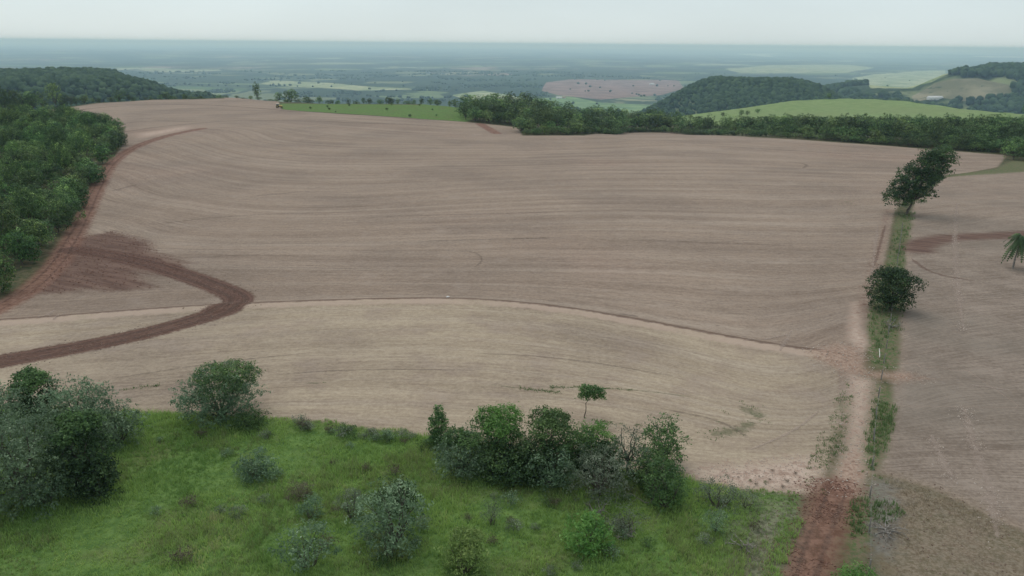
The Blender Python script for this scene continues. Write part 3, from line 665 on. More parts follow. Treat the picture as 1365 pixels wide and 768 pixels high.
p = at(22, 192); v_ = FV[1]; plant('emergent_tree', 'tall tree standing above the back of the left wood', 'tree', 'trees of the left wood', tuple(p), v_[0], v_[1], 1.0, (7/v_[2], 7/v_[2], 14/v_[3]))
p = at(8, 186); v_ = FV[4]; plant('emergent_tree', 'broad tall tree at the border, left of the tallest tree of the wood', 'tree', 'trees of the left wood', tuple(p), v_[0], v_[1], 2.0, (8/v_[2], 8/v_[2], 12/v_[3]))
F_RW = smooth_line(ats([(700, 180.5), (780, 180.3), (830, 176), (900, 176), (1000, 182), (1100, 188), (1200, 195), (1335, 204.5)]), 2)
seg = np.hypot(*np.diff(F_RW, axis=0).T); cum = np.concatenate([[0], np.cumsum(seg)])
for q in np.arange(0, cum[-1], 3.6):
    x = float(np.interp(q, cum, F_RW[:, 0]))+rs.uniform(-.8, .8); y = float(np.interp(q, cum, F_RW[:, 1]))+rs.uniform(1.0, 3.5); var = WE[int(rs.integers(0, 3))]; w = rs.uniform(4, 6); h = rs.uniform(2.6, 4.6)
    px = in_view((x, y, 0))[0]; zone = 'broad wood' if px < 800 else 'belt left of the light green hill' if px < 960 else 'belt before the light green hill' if px < 1200 else 'far right wood'
    plant('woodland_shrub', 'low shrub at the field edge of the '+zone, 'shrub', 'undergrowth along the wood behind the field', (x, y, float(height(x, y))-.1), var[0], var[1], rs.uniform(0, 6), (w/var[2], w/var[2], h/var[3]))
# trees standing along the crest, just over the edge of the field
def by_top(px, py, D):
    d = ray(px, py); k = D/math.hypot(d[0], d[1]); x, y = d[0]*k, d[1]*k; z = float(height(x, y)); return x, y, z, H+d[2]*k-z
def edge_D(px):
    """distance to the plateau's rim along a pixel column"""
    d = ray(px, 130); d = d/math.hypot(d[0], d[1]); T = np.arange(300, 900, 2.0); s = full_poly_sdf(d[0]*T, d[1]*T, PLATEAU); return float(T[np.argmax(s > 0)])
for px, py, w, lab in [(341, 109, 5, 'slender tree on the crest behind the field, left of the round one'), (387, 118, 10, 'round dark tree on the crest near the yellow tractor'), (69, 106, 8, 'tall tree rising over the dark belt at the far left'),
                       (158, 118, 8, 'lone tree on the crest below the left forest hill'), (221, 122, 6, 'small bushy tree on the crest at left'), (371, 122, 5, 'small tree just left of the round crest tree')]:
    x, y, z, h = by_top(px, py, edge_D(px)+9); k = int(rs.integers(0, 5)); v = WV[k]
    plant('crest_tree', lab, 'tree', 'trees along the crest', (x, y, z), v[0], v[1], rs.uniform(0, 6), (w/v[2], w/v[2], h/v[3]))
for i, (px, py) in enumerate([(0, 117), (14, 114), (27, 119), (40, 118), (53, 121), (80, 122), (92, 125), (8, 122), (34, 124), (-14, 116)]):
    x, y, z, h = by_top(px, py+rs.uniform(-2, 2), edge_D(px)+14+(i%3)*4); v = WV[i%5]
    plant('belt_tree', 'dark tree in the belt at the far left crest', 'tree', 'dark tree belt at the far left', (x, y, z), v[0], v[1], rs.uniform(0, 6), (8/v[2], 8/v[2], h/v[3]))
for i in range(46):
    px = 100+i*11.3+rs.uniform(-4, 4); py = (128.5 if px < 330 else 130.5 if px < 430 else 132)+rs.uniform(-3.5, 2.0)
    x, y, z, h = by_top(px, py, edge_D(px)+rs.uniform(6, 13)); v = (WE if i % 2 else WV)[i % 3]; w = rs.uniform(2.5, 6)
    if h < 1: continue
    plant('crest_shrub', 'small shrubby tree peeping over the back edge of the field', 'shrub', 'shrubs along the crest', (x, y, z), v[0], v[1], rs.uniform(0, 6), (w/v[2], w/v[2], h/v[3]))
for px, py, h, lab in [(963, 156.5, 4, 'leftmost small round tree on the light green hill'), (988, 155, 5, 'wide bushy tree on the left of the light green hill'), (996, 154.5, 4, 'small bush right of the wide bush on the light green hill'), (1010, 151.5, 4, 'small lone tree highest of the left group on the light hill'),
                   (1105, 132.6, 6, 'round tree on the skyline of the light green hill'), (1208, 168, 7, 'pale loose tree standing at the right wood edge below the hill'), (920, 160, 4, 'little tree at the left tip of the light green hill')]:
    p = at(px, py); v = WV[int(rs.integers(0, 5))]; plant('hill_tree', lab, 'tree', 'trees on the light green hill', tuple(p), v[0], v[1], rs.uniform(0, 6), h/v[3])
# little bushes dotted over the rough pasture
for i in range(18):
    p = at(rs.uniform(385, 615), rs.uniform(141, 157)); 
    if full_poly_sdf(p[0:1], p[1:2], P_PASTURE)[0] > -1: continue
    v = WE[i % 3]; plant('pasture_bush', 'tiny dark bush dotted over the green rough pasture', 'bush', 'bushes on the rough pasture', tuple(p), v[0], v[1], rs.uniform(0, 6), rs.uniform(.10, .24))

# ------------------------------------------------------------------ far-off forest and tree clumps that read as one mass
def icos(sub):
    import bmesh
    b = bmesh.new(); bmesh.ops.create_icosphere(b, subdivisions=sub, radius=1.0); v = np.array([q.co for q in b.verts]); f = np.array([[w.index for w in q.verts] for q in b.faces]); b.free(); return v, f
def blobs(X, Y, Z, R, hz, rs, sub=2):
    bv, bf = icos(sub); n = len(X); v = bv[None]*np.stack([R, R, R*hz], 1)[:, None]; v = v*(1+rs.normal(0, .16, (n, len(bv), 1))); v = v+np.stack([X, Y, Z], 1)[:, None]
    f = bf[None]+(np.arange(n)*len(bv))[:, None, None]; t = np.repeat(np.clip(rs.normal(.45, .25, n), 0, 1), len(bv))+rs.normal(0, .1, n*len(bv))
    return v.reshape(-1, 3), f.reshape(-1, 3), np.clip(t, 0, 1)
def visible(X, Y, Z):
    ok = np.ones(len(X), bool)
    for t in np.linspace(.2, .985, 24):
        i = np.flatnonzero(ok); ok[i] = height(X[i]*t, Y[i]*t) < H+(Z[i]-H)*t
    return ok
FARP = [ats(p) for p in ([(1136, 104), (1165, 99), (1200, 97), (1260, 93), (1275, 97), (1245, 108), (1210, 118), (1160, 118)], [(1230, 118), (1260, 106), (1300, 104), (1345, 112), (1350, 128), (1300, 136), (1240, 132), (1205, 134)])]
FM = leaf_material('leaf_far', (0.020, 0.043, 0.018), (0.066, 0.109, 0.043), trans=0, jitter=0, rough=.9, spec=.05)
for hi_, step, lab in [(0, 9.0, 'dense dark forest covering the hill at far left'), (1, 8.5, 'dense dark forest covering the central far hill'), (2, 10, 'dark forest on the low ridge right of the central hill'), (3, 15, 'forest on the top of the far right hills'), (4, 15, 'scattered woods on the far right slopes')]:
    cx, cy, rx, ry, rot, top, fs = HILLS[hi_]; a = np.arange(-max(rx, ry), max(rx, ry), step); X, Y = np.meshgrid(a, a); X = X.ravel()+rs.uniform(-.5, .5, X.size)*step+cx; Y = Y.ravel()+rs.uniform(-.5, .5, Y.size)*step+cy
    m = (((X-cx)/rx)**2+((Y-cy)/ry)**2 < .98) & (Y < cy+ry*.55); X, Y = X[m], Y[m]
    if hi_ >= 3:
        m = np.ones(len(X), bool)
        for P in FARP: m &= full_poly_sdf(X, Y, P) > 4
        m &= vnoise(X, Y, 150, 31) > (-.45 if hi_ == 3 else .15); X, Y = X[m], Y[m]
    if hi_ == 0:
        m = ~((np.abs(in_view(np.stack([X, Y, height(X, Y)], 1))[0]-72) < 16) & (Y > cy-40) & (Y < cy+10)); X, Y = X[m], Y[m]
    Z = height(X, Y); px = in_view(np.stack([X, Y, Z], 1))[0]; m = visible(X, Y, Z+9) & (px > -60) & (px < PW+60); X, Y, Z = X[m], Y[m], Z[m]
    R = rs.uniform(.45, .75, len(X))*step; v, f, tt = blobs(X, Y, Z+R*.8, R, .95, rs, 2)
    print('far forest', hi_, len(X))
    me = crown_mesh('distant_forest', (v, f, tt), FM); tag(obj('distant_forest', me), lab, 'forest', None, 'stuff')
# tree lines and copses on the plain
X = rs.uniform(-1, 1, 60000); Dd = 2200*np.exp(rs.uniform(0, 1.25, 60000)); X = X*Dd*.72; Y = np.sqrt(np.maximum(Dd**2-X**2*.0, 0)); Z = height(X, Y)
m = (Z < -120) & ((np.abs(vnoise(X, Y, 420, 41)) < .05) | (vnoise(X, Y, 260, 42)+.4*vnoise(X, Y, 90, 43) > .62))
for nme, T, mt, _ in SHEETS:
    if nme == 'far_field' and len(T):
        c = VERTS[T].mean(1); lo, hi2 = c.min(0), c.max(0); m &= ~((X > lo[0]) & (X < hi2[0]) & (Y > lo[1]) & (Y < hi2[1])) | (rs.uniform(size=len(X)) < .06)
X, Y, Z = X[m], Y[m], Z[m]; m = visible(X, Y, Z+10); X, Y, Z = X[m][:9000], Y[m][:9000], Z[m][:9000]; print('plain copses', len(X))
R = rs.uniform(5, 10, len(X)); v, f, tt = blobs(X, Y, Z+R*.6, R, .8, rs, 1)
tag(obj('distant_copses', crown_mesh('distant_copses', (v, f, tt), FM)), 'dark tree lines and copses dotted over the hazy plain', 'copses', None, 'stuff')
# ------------------------------------------------------------------ foreground shrubs and trees, one by one
STY = {'silver': (.24, .42, .17, .40), 'grey': (.17, .45, .16, .3), 'dark': (.24, .6, .20, .4), 'mid': (.22, .5, .18, .4), 'bright': (.26, .42, .17, .5), 'yellow': (.24, .45, .16, .5), 'brown': (.16, .5, .14, .3)}
def box_plant(name, label, cat, box, style, seed, stems=1, base=.02, nl=None, dens=1.35, low=-.9, second=None, group=None, h_mul=1.0, depth=1.0, spread=.66):
    x0, y0, x1, y1 = box; rs = np.random.default_rng(seed); cx = (x0+x1)/2
    p = at(cx, y1); q = p-CAM; S = float(q@Fv); a = math.atan2(H-p[2], math.hypot(p[0], p[1])); ppm = FPX/S
    wf = 1.06 if (nl or 0) >= 13 else 1.18
    w = wf*(x1-x0)/ppm; p = at(cx, y1-.38*w*ppm*math.sin(a)*depth); S = float((p-CAM)@Fv); ppm = FPX/S; w = wf*(x1-x0)/ppm
    h = max(((y1-y0)/ppm-.42*w*depth*math.sin(a))/math.cos(a), .6*w)*h_mul
    leaf, wid, sig, up = STY[style]; n = nl or int(np.clip(w*3.0, 6, 18)); lb = lobes_round(rs, w*.93, h*.97, n, base, .8, spread, depth)
    lowr = [(math.cos(q)*w*.27, math.sin(q)*w*.27*depth, h*.16+.12*w*.5, w*.22, w*.22*depth, min(w*.2, h*.25)) for q in rs.uniform(0, 1)+np.arange(5)*1.257]
    if dens > .8: lb = np.vstack([lb, lowr])
    cnt = dens*(w*w*depth*.8+w*h*1.6)*75; k = min(1, max(.55, w/4)); lf = leaf*k
    cl = leaf_cloud(rs, lb, cnt/12/(k*k)*.8, 12, lf, wid, sig*(.6+.4*k), up, (.55, 1.08), low)
    e = plant(name, label, cat, group, tuple(p), trunk_mesh(rs, lb, h*max(base, .14), .03+.018*h, None, stems), crown_mesh('crown', cl, LEAF[style]), 0, 1, ('trunk' if cat == 'tree' else 'stem', 'crown' if cat == 'tree' else 'foliage'))
    if second:
        st2, i0 = second; sub = lb[np.argsort(-lb[:, 2])[:i0]].copy(); sub[:, :2] *= 1.05; sub[:, 3:] *= .9
        obj('top_foliage', crown_mesh('top_foliage', leaf_cloud(rs, sub, cnt/30, 12, lf, wid, sig, up, (.8, 1.1), 0.1), LEAF[st2]), e)  # extra leaves over the highest lobes, in a second leaf tone
    return e
T_, B_ = 'tree', 'shrub'
NEAR = [
 ('meadow_tree', 'fresh dark green treetop at the back of the left thicket', T_, (22, 490, 78, 575), 'dark', dict(second=('mid', 3), base=.05)),
 ('meadow_tree', 'grey-green tree at the back right of the left thicket', T_, (68, 499, 152, 600), 'silver', dict(base=.05)),
 ('meadow_tree', 'large silvery tree at the left border of the meadow', T_, (-46, 556, 108, 698), 'silver', dict(base=.05, nl=15)),
 ('meadow_tree', 'silver-leaved tree cut by the left border, behind the large silvery one', T_, (-60, 515, 42, 620), 'silver', dict(base=.05)),
 ('meadow_tree', 'tall dark green tree between silvery trees in the left thicket', T_, (80, 544, 150, 668), 'dark', dict(second=('mid', 3), base=.05)),
 ('meadow_shrub', 'grey-green shrub at the right end of the left thicket', B_, (122, 538, 190, 604), 'silver', dict(stems=4)),
 ('meadow_shrub', 'low dark shrub at the foot of the left thicket', B_, (100, 606, 160, 674), 'dark', dict(stems=3)),
 ('meadow_shrub', 'pale leafy sapling in front of the large silvery tree', B_, (34, 628, 96, 684), 'silver', dict(stems=4, dens=.7)),
 ('meadow_tree', 'broad pale green many-stemmed bush alone at the meadow edge', T_, (240, 491, 352, 576), 'silver', dict(stems=5, nl=14, second=('mid', 4))),
 ('meadow_shrub', 'small green shrub at the right foot of the broad bush', B_, (318, 546, 356, 577), 'mid', dict(stems=3)),
 ('meadow_shrub', 'round grey-green shrub alone in the middle of the meadow', B_, (317, 606, 367, 647), 'silver', dict(stems=4)),
 ('meadow_shrub', 'dark brownish shrub left of the big grey-green bush', B_, (383, 645, 417, 672), 'brown', dict(stems=3)),
 ('meadow_shrub', 'small silvery shrub below the brownish shrub', B_, (398, 662, 434, 698), 'silver', dict(stems=3, dens=.7)),
 ('meadow_shrub', 'tall loose silvery shrub at the bottom edge', B_, (377, 702, 444, 772), 'silver', dict(stems=5, dens=.75)),
 ('meadow_shrub', 'big grey-green bush in the lower middle of the meadow', B_, (470, 648, 574, 752), 'silver', dict(stems=6, nl=14, dens=.95)),
 ('meadow_shrub', 'dark green crown showing behind the big grey-green bush', B_, (505, 640, 552, 690), 'dark', dict(stems=3)),
 ('meadow_shrub', 'faint grey shrub left of the big grey-green bush', B_, (450, 652, 486, 700), 'grey', dict(stems=3, dens=.6)),
 ('meadow_sapling', 'tiny lime green sapling at the foot of the big grey-green bush', B_, (528, 722, 546, 748), 'yellow', dict(stems=2, nl=4)),
 ('meadow_shrub', 'yellow-green upright shrub at the bottom edge', B_, (592, 712, 648, 775), 'yellow', dict(stems=4, second=('yellow', 4))),
 ('meadow_shrub', 'thin grey-green shrub between the yellow-green shrub and the thicket', B_, (640, 664, 670, 706), 'grey', dict(stems=3, dens=.5)),
 ('meadow_shrub', 'bright green round bush in the lower middle', B_, (754, 688, 816, 748), 'bright', dict(stems=4)),
 ('meadow_shrub', 'thin greyish shrub right of the bright green bush', B_, (810, 686, 862, 722), 'grey', dict(stems=5, dens=.4)),
 ('thicket_shrub', 'silvery spreading shrub at the left end of the central thicket', B_, (583, 578, 652, 646), 'silver', dict(stems=5, second=('mid', 2))),
 ('thicket_tree', 'rounded tree with a brighter top at the back left of the central thicket', T_, (628, 546, 702, 628), 'mid', dict(base=.05, second=('bright', 3))),
 ('thicket_tree', 'broad green tree in the middle of the central thicket', T_, (698, 549, 768, 640), 'mid', dict(base=.05, second=('mid', 4))),
 ('thicket_shrub', 'dark shrub at the front of the central thicket', B_, (655, 600, 722, 655), 'dark', dict(stems=4)),
 ('thicket_shrub', 'silver-leaved shrub at the front middle of the central thicket', B_, (708, 600, 764, 662), 'silver', dict(stems=5)),
 ('thicket_shrub', 'yellowish bright green shrub at the back of the central thicket', B_, (770, 560, 816, 622), 'bright', dict(stems=3)),
 ('thicket_tree', 'feathery ash-grey tree at the front right of the central thicket', T_, (756, 594, 842, 682), 'grey', dict(base=.05, nl=13, dens=1.1)),
 ('thicket_tree', 'slender half-bare tree between grey tree and dark round tree', T_, (814, 556, 858, 640), 'grey', dict(base=.05, dens=.45)),
 ('thicket_tree', 'dark round tree at the right end of the central thicket', T_, (854, 556, 908, 634), 'mid', dict(base=.05)),
 ('thicket_shrub', 'leafy green shrub below the dark round tree', B_, (862, 610, 912, 688), 'mid', dict(stems=4)),
 ('thicket_shrub', 'grey-green shrub between the feathery tree and the round tree', B_, (826, 596, 876, 652), 'silver', dict(stems=4, dens=.7)),
 ('thicket_shrub', 'dark leafy shrub filling the middle of the central thicket', B_, (690, 585, 745, 650), 'dark', dict(stems=4)),
 ('thicket_shrub', 'mid green shrub between the silvery shrub and the rounded tree', B_, (630, 590, 690, 648), 'mid', dict(stems=4)),
 ('thicket_shrub', 'dark shrub behind the feathery grey tree', B_, (770, 585, 830, 650), 'dark', dict(stems=4)),
 ('thicket_shrub', 'leafy shrub under the dark round tree', B_, (846, 600, 900, 665), 'mid', dict(stems=4)),
 ('thicket_shrub', 'bushy green shrub at the back between the two round trees', B_, (745, 565, 790, 625), 'mid', dict(stems=4)),
 ('meadow_shrub', 'low grey-green shrub right of the central thicket', B_, (928, 640, 984, 690), 'grey', dict(stems=5, dens=.8)),
 ('meadow_shrub', 'small pale shrub in front of the low grey-green one', B_, (936, 680, 968, 716), 'silver', dict(stems=3, dens=.6)),
 ('meadow_shrub', 'olive shrub at the right end of the meadow', B_, (976, 652, 1012, 684), 'grey', dict(stems=4, dens=.7)),
 ('verge_shrub', 'fresh green shrub at the bottom edge beside the red track', B_, (1118, 754, 1168, 800), 'bright', dict(stems=4)),
 ('verge_tree', 'dark round bushy tree standing on the grass verge', T_, (1156, 355, 1217, 420), 'dark', dict(base=.05, nl=15, second=('dark', 6), dens=1.2)),
]
for i, (nm, lab, cat, box, sty, kw) in enumerate(NEAR): box_plant(nm, lab, cat, box, sty, 300+i, **kw)
# low weeds along the meadow's upper margin and among the grass
rs = np.random.default_rng(55)
WEED = []
for i in range(5):
    r2 = np.random.default_rng(500+i); sty = ('grey', 'silver', 'mid', 'grey', 'brown')[i]; lb = lobes_round(r2, 1.3, .8, 6, .1, .8, .7)
    WEED.append((trunk_mesh(r2, lb, .1, .03, None, 3), crown_mesh('foliage', leaf_cloud(r2, lb, 46, 9, .13, .45, .12, .4, (.5, 1.1), -.5), LEAF[sty])))
spots = [(rs.uniform(395, 600), None) for _ in range(26)]+[(rs.uniform(200, 1060), 1) for _ in range(80)]
for i, (px, q) in enumerate(spots):
    if q is None: py = np.interp(px, [350, 440, 500, 600], [560, 566, 577, 592])+rs.uniform(0, 14)
    else: py = rs.uniform(575, 768)
    p = at(px, py)
    if full_poly_sdf(p[0:1], p[1:2], P_MEADOW)[0] > -.4: continue
    k = int(rs.integers(0, 5)); v = WEED[k]
    plant('weed_clump', 'low weed clump along the upper margin of the meadow' if q is None else 'low weed clump scattered in the meadow grass', 'weed', 'weeds of the meadow', tuple(p), v[0], v[1], rs.uniform(0, 6), rs.uniform(.5, 1.25), ('stem', 'foliage'))
for i, (px, py) in enumerate([(984, 637), (1000, 642), (1008, 647), (1012, 636), (1020, 645), (1026, 640), (1043, 650), (1049, 643), (968, 634), (1030, 628), (1060, 632)]):
    v = WEED[2 if i in (1, 4) else 4]; plant('weed_tuft', 'small dark weed tuft on the bare pinkish earth patch', 'weed', 'weeds on the bare earth', tuple(at(px, py)), v[0], v[1], rs.uniform(0, 6), rs.uniform(.16, .36), ('stem', 'foliage'))

# the tall dark tree that leans over the grass verge
rs = np.random.default_rng(77); b0 = at(1208, 286); ppm = FPX/float((b0-CAM)@Fv)
LB = []
for px, py, r in [(1196, 264, 17), (1188, 257, 13), (1214, 260, 16), (1206, 243, 16), (1196, 240, 9), (1222, 244, 15), (1216, 228, 15), (1233, 232, 14), (1228, 214, 15), (1242, 216, 14), (1250, 206, 12), (1222, 207, 9), (1238, 203, 12), (1246, 226, 10), (1205, 272, 11), (1210, 234, 16), (1198, 246, 14), (1226, 252, 13), (1238, 240, 13), (1212, 220, 12), (1232, 206, 12), (1254, 212, 9), (1222, 234, 17), (1232, 222, 16), (1204, 254, 14), (1240, 210, 13)]:
    r = r/ppm; LB.append(((px-1208)/ppm, rs.uniform(-2.2, 2.2), (286-py)/ppm, r, r*1.1, r*.8))
LB = np.array(LB)
plant('verge_tree', 'tall dark tree with an open crown at the top of the grass verge', 'tree', None, tuple(b0), trunk_mesh(rs, LB, 3.2, .26), crown_mesh('crown', leaf_cloud(rs, LB, 1000, 17, .36, .7, .34, .35, (.6, 1.04), -.7), LEAF['dark']))
b0 = at(585, 594); ppm = FPX/float((b0-CAM)@Fv); LB = np.array([(rs.uniform(-.12, .12), rs.uniform(-.12, .12), z, r, r, .5) for z, r in ((.35, .85), (.8, 1.0), (1.3, 1.05), (1.8, .98), (2.3, .88), (2.8, .72), (3.3, .52), (3.7, .32))])
plant('cypress_tree', 'small dense cone-shaped tree at the left end of the central thicket', 'tree', None, tuple(b0), trunk_mesh(rs, LB, .4, .07), crown_mesh('crown', leaf_cloud(rs, LB, 330, 13, .2, .5, .13, .5, (.75, 1.05), -1), LEAF['mid']))
# umbrella-crowned sapling alone in the field
b0 = at(779, 558); ppm = FPX/float((b0-CAM)@Fv); LB = []
for px, py, r in [(780, 522, 9), (788, 519, 10), (797, 521, 8), (778, 531, 8), (786, 528, 9), (800, 528, 5)]:
    r = r/ppm; LB.append(((px-779)/ppm, rs.uniform(-.5, .5), (558-py)/ppm/math.cos(.45), r, r, r*.7))
LB = np.array(LB)
plant('field_sapling', 'slender sapling with a small umbrella crown standing alone in the field', 'tree', None, tuple(b0), trunk_mesh(rs, LB, 2.0, .05), crown_mesh('crown', leaf_cloud(rs, LB, 230, 13, .19, .55, .13, .45, (.5, 1.05), -.4), LEAF['mid']))
# palm in the right-hand field
b0 = at(1350, 358); ppm = FPX/float((b0-CAM)@Fv); hp = 43/ppm; e = plant('palm_tree', 'small palm with drooping fronds in the right-hand field', 'palm', None, tuple(b0), None, None)
top = np.array([.55, 0, hp]); v, f = tubes([(np.array([(0, 0, -.2), (.05, 0, hp*.3), (.25, 0, hp*.65), top]), [.17, .14, .12, .14])], 8); obj('trunk', mesh_from('trunk', v, f, PALEBARK), e)
for i in range(42):
    th = i*2.399; el = (1.0, .6, .2, -.3, -.8)[i % 5]; L = rs.uniform(2.3, 3.0); n = 9; t = np.linspace(0, 1, n)
    hd = np.array([math.cos(th), math.sin(th), 0]); P = top+np.outer(t*L*math.cos(el*.8), hd); P[:, 2] += t*L*math.sin(el)-1.9*t*t*L*.55
    sd = np.cross(hd, (0, 0, 1)); VV = []; FF = []
    for j in range(1, n):
        for s in (-1, 1):
            for q in (0, .5):
                c = P[j-1]+(P[j]-P[j-1])*q; wl_ = .85*math.sin(math.pi*min(1, (j-.5+q)/n*.95+.08)); tip = c+sd*s*wl_*.75+hd*.22-np.array([0, 0, wl_*.55]); k = len(VV)
                VV += [c, P[j-1]+(P[j]-P[j-1])*(q+.5), tip]; FF.append((k, k+1, k+2))
    me = mesh_from('frond', np.array(VV), np.array(FF), LEAF['dark']); a = me.attributes.new('tint', 'FLOAT', 'POINT'); a.data.foreach_set('value', np.full(len(VV), rs.uniform(.4, 1), np.float32)); obj('frond', me, e)

# ------------------------------------------------------------------ grass
def blades(name, label, n, sampler, mat, hgt, wid, per, rs, lean=.5):
    x, y = sampler(n, rs); n = len(x); z = height(x, y); k = per; idx = np.repeat(np.arange(n), k); m = len(idx)
    sz = np.clip(1+.55*vnoise(x, y, 2.2, 61)+.35*vnoise(x, y, 7, 62)+rs.normal(0, .15, n), .3, 2.2)[idx]
    px = x[idx]+rs.normal(0, .11, m)*sz; py = y[idx]+rs.normal(0, .11, m)*sz; h = hgt*sz*rs.uniform(.6, 1.25, m)
    th = rs.uniform(0, 6.28, m); ln = rs.uniform(.15, 1.0, m)*lean*h; w = wid*rs.uniform(.7, 1.4, m)
    dx, dy = np.cos(th), np.sin(th); b = np.stack([px, py, z[idx]-.03], 1)
    s = np.stack([-dy*w, dx*w, 0*w], 1); mid = b+np.stack([dx*ln*.35, dy*ln*.35, h*.62], 1); tip = b+np.stack([dx*ln, dy*ln, h], 1)
    v = np.stack([b-s, b+s, mid+s*.8, mid-s*.8, tip], 1).reshape(-1, 3); o = np.arange(m)*5
    f = np.concatenate([np.stack([o, o+1, o+2], 1), np.stack([o, o+2, o+3], 1), np.stack([o+3, o+2, o+4], 1)])
    tt = np.clip(.45+.30*vnoise(x, y, 4.5, 63)+.18*vnoise(x, y, 1.3, 64)+.16*vnoise(x, y, 16, 65), 0, 1)[idx]+rs.normal(0, .12, m)
    me = crown_mesh(name, (v, f, np.repeat(np.clip(tt, 0, 1), 5)), mat); return tag(obj(name, me), label, None, None, 'stuff')
def in_poly(P, edge=0.0, box=None, gap=None):
    def g(n, rs):
        lo = P.min(0) if box is None else box[0]; hi = P.max(0) if box is None else box[1]
        x = rs.uniform(lo[0], hi[0], n); y = rs.uniform(lo[1], hi[1], n); m = full_poly_sdf(x, y, P)+vnoise(x, y, 1.5, 71)*.6 < edge
        if gap is not None: m &= vnoise(x, y, 5, 82)+.4*vnoise(x, y, 1.6, 83) < gap
        if P is P_MEADOW: m &= (full_poly_sdf(x, y, P_SCRUB) > -1) | (rs.uniform(size=len(x)) < .2)
        return x[m], y[m]
    return g
def along(L, w):
    def g(n, rs):
        i = rs.integers(0, len(L)-1, n); t = rs.uniform(0, 1, n)[:, None]; p = L[i]*(1-t)+L[i+1]*t+rs.normal(0, w, (n, 2)); m = vnoise(p[:, 0], p[:, 1], 2.5, 72) > -.2; return p[m, 0], p[m, 1]
    return g
rs = np.random.default_rng(88)
bx = (np.array([-62.0, 38.0]), np.array([46.0, 84.0]))
blades('meadow_grass', 'green grass of the foreground meadow', 78000, in_poly(P_MEADOW, .2, bx), GRASS['grass'], .30, .020, 6, rs, .8)
blades('meadow_tussocks', 'paler taller grass tussocks across the meadow', 26000, in_poly(P_MEADOW, -.3, bx, -.22), GRASS['tussock'], .46, .016, 7, rs, .9)
blades('verge_grass', 'tall grass on the verge beside the farm track', 6500, in_poly(P_STRIP, -.2, None, .25), GRASS['verge'], .5, .026, 6, rs, .7)
blades('verge_grass', 'grass on the near verge between the red track and the right field', 7000, in_poly(P_STRIP2, -.3, None, .1), GRASS['verge'], .42, .025, 6, rs, .7)
blades('dry_grass', 'dry straw-coloured grass in the lower right corner', 9000, in_poly(P_DRY, -.3, (P_DRY.min(0), np.array([60.0, 80.0])), .0), GRASS['dry'], .17, .016, 5, rs, .9)
for L, w, n in zip(WEEDS, (.10, .16, .16, .9, .8, 1.2, .12, .14), (22, 60, 110, 40, 30, 40, 30, 40)):
    blades('field_weeds', 'thin line of green weeds along a drill row of the field', n, along(L, w), GRASS['verge'], .13, .03, 5, rs, .9)
blades('scrub_grass', 'dull brownish grass at the right end of the meadow', 7000, in_poly(P_SCRUB, -.2, (P_SCRUB.min(0), np.array([46.0, 84.0])), .2), GRASS['dry'], .22, .016, 5, rs, .9)
blades('track_weeds', 'green weeds growing along the left edge of the sandy track', 2600, in_poly(P_TRKGRASS, -.2, None, .0), GRASS['verge'], .2, .022, 5, rs, .9)
# loose clods and stones on the bare earth
def clods(name, label, n, sampler, mat, r0, r1):
    x, y = sampler(n, rs); n = len(x); R = rs.uniform(r0, r1, n)**1.0; bv, bf = icos(1); v = bv[None]*np.stack([R, R*rs.uniform(.7, 1.3, n), R*.6], 1)[:, None]*(1+rs.normal(0, .22, (n, len(bv), 1)))
    v = v+np.stack([x, y, height(x, y)+R*.2], 1)[:, None]; f = bf[None]+(np.arange(n)*len(bv))[:, None, None]; tag(obj(name, mesh_from(name, v.reshape(-1, 3), f.reshape(-1, 3), mat)), label, None, None, 'stuff')
CLOD = {k: flat_soil('clod_'+k, a, b, 2.0) for k, a, b in (('pale', (.36, .28, .23), (.52, .43, .37)), ('brown', (.13, .085, .065), (.27, .19, .15)), ('red', (.13, .065, .048), (.25, .145, .11)))}
clods('soil_clods', 'pale loose clods washed down the right-hand field', 700, along(PALE[6], .5), CLOD['pale'], .02, .08)
clods('soil_clods', 'pale clods along the lower line of the right-hand field', 250, along(PALE[7], .35), CLOD['pale'], .02, .07)
clods('soil_clods', 'pale clods along the upper wheel track of the right field', 400, along(PALE[4], .4), CLOD['pale'], .03, .10)
clods('soil_clods', 'loose clods on the orange crossing', 500, in_poly(P_CROSS, 1.0), CLOD['pale'], .03, .10)
clods('soil_clods', 'clods along the sandy track', 1800, in_poly(P_SANDTRK, .6), CLOD['pale'], .025, .09)
clods('soil_clods', 'red clods along the near farm track', 2200, along(L_RTRK, 1.3), CLOD['red'], .025, .09)
clods('soil_clods', 'dark red clods heaped around the disturbed earth by the left wood', 2200, in_poly(P_DIST, .2), CLOD['red'], .03, .13)
clods('soil_clods', 'brown clods spilled along the dark road', 1500, along(L_ROAD, 1.7), CLOD['brown'], .03, .09)
clods('soil_clods', 'clods in the dry grass of the lower right corner', 3500, in_poly(P_DRY, .5, (P_DRY.min(0), np.array([60.0, 80.0]))), CLOD['brown'], .025, .08)
clods('soil_clods', 'small pale clods on the bare pinkish patch', 900, in_poly(P_BARE, .4), CLOD['pale'], .02, .07)

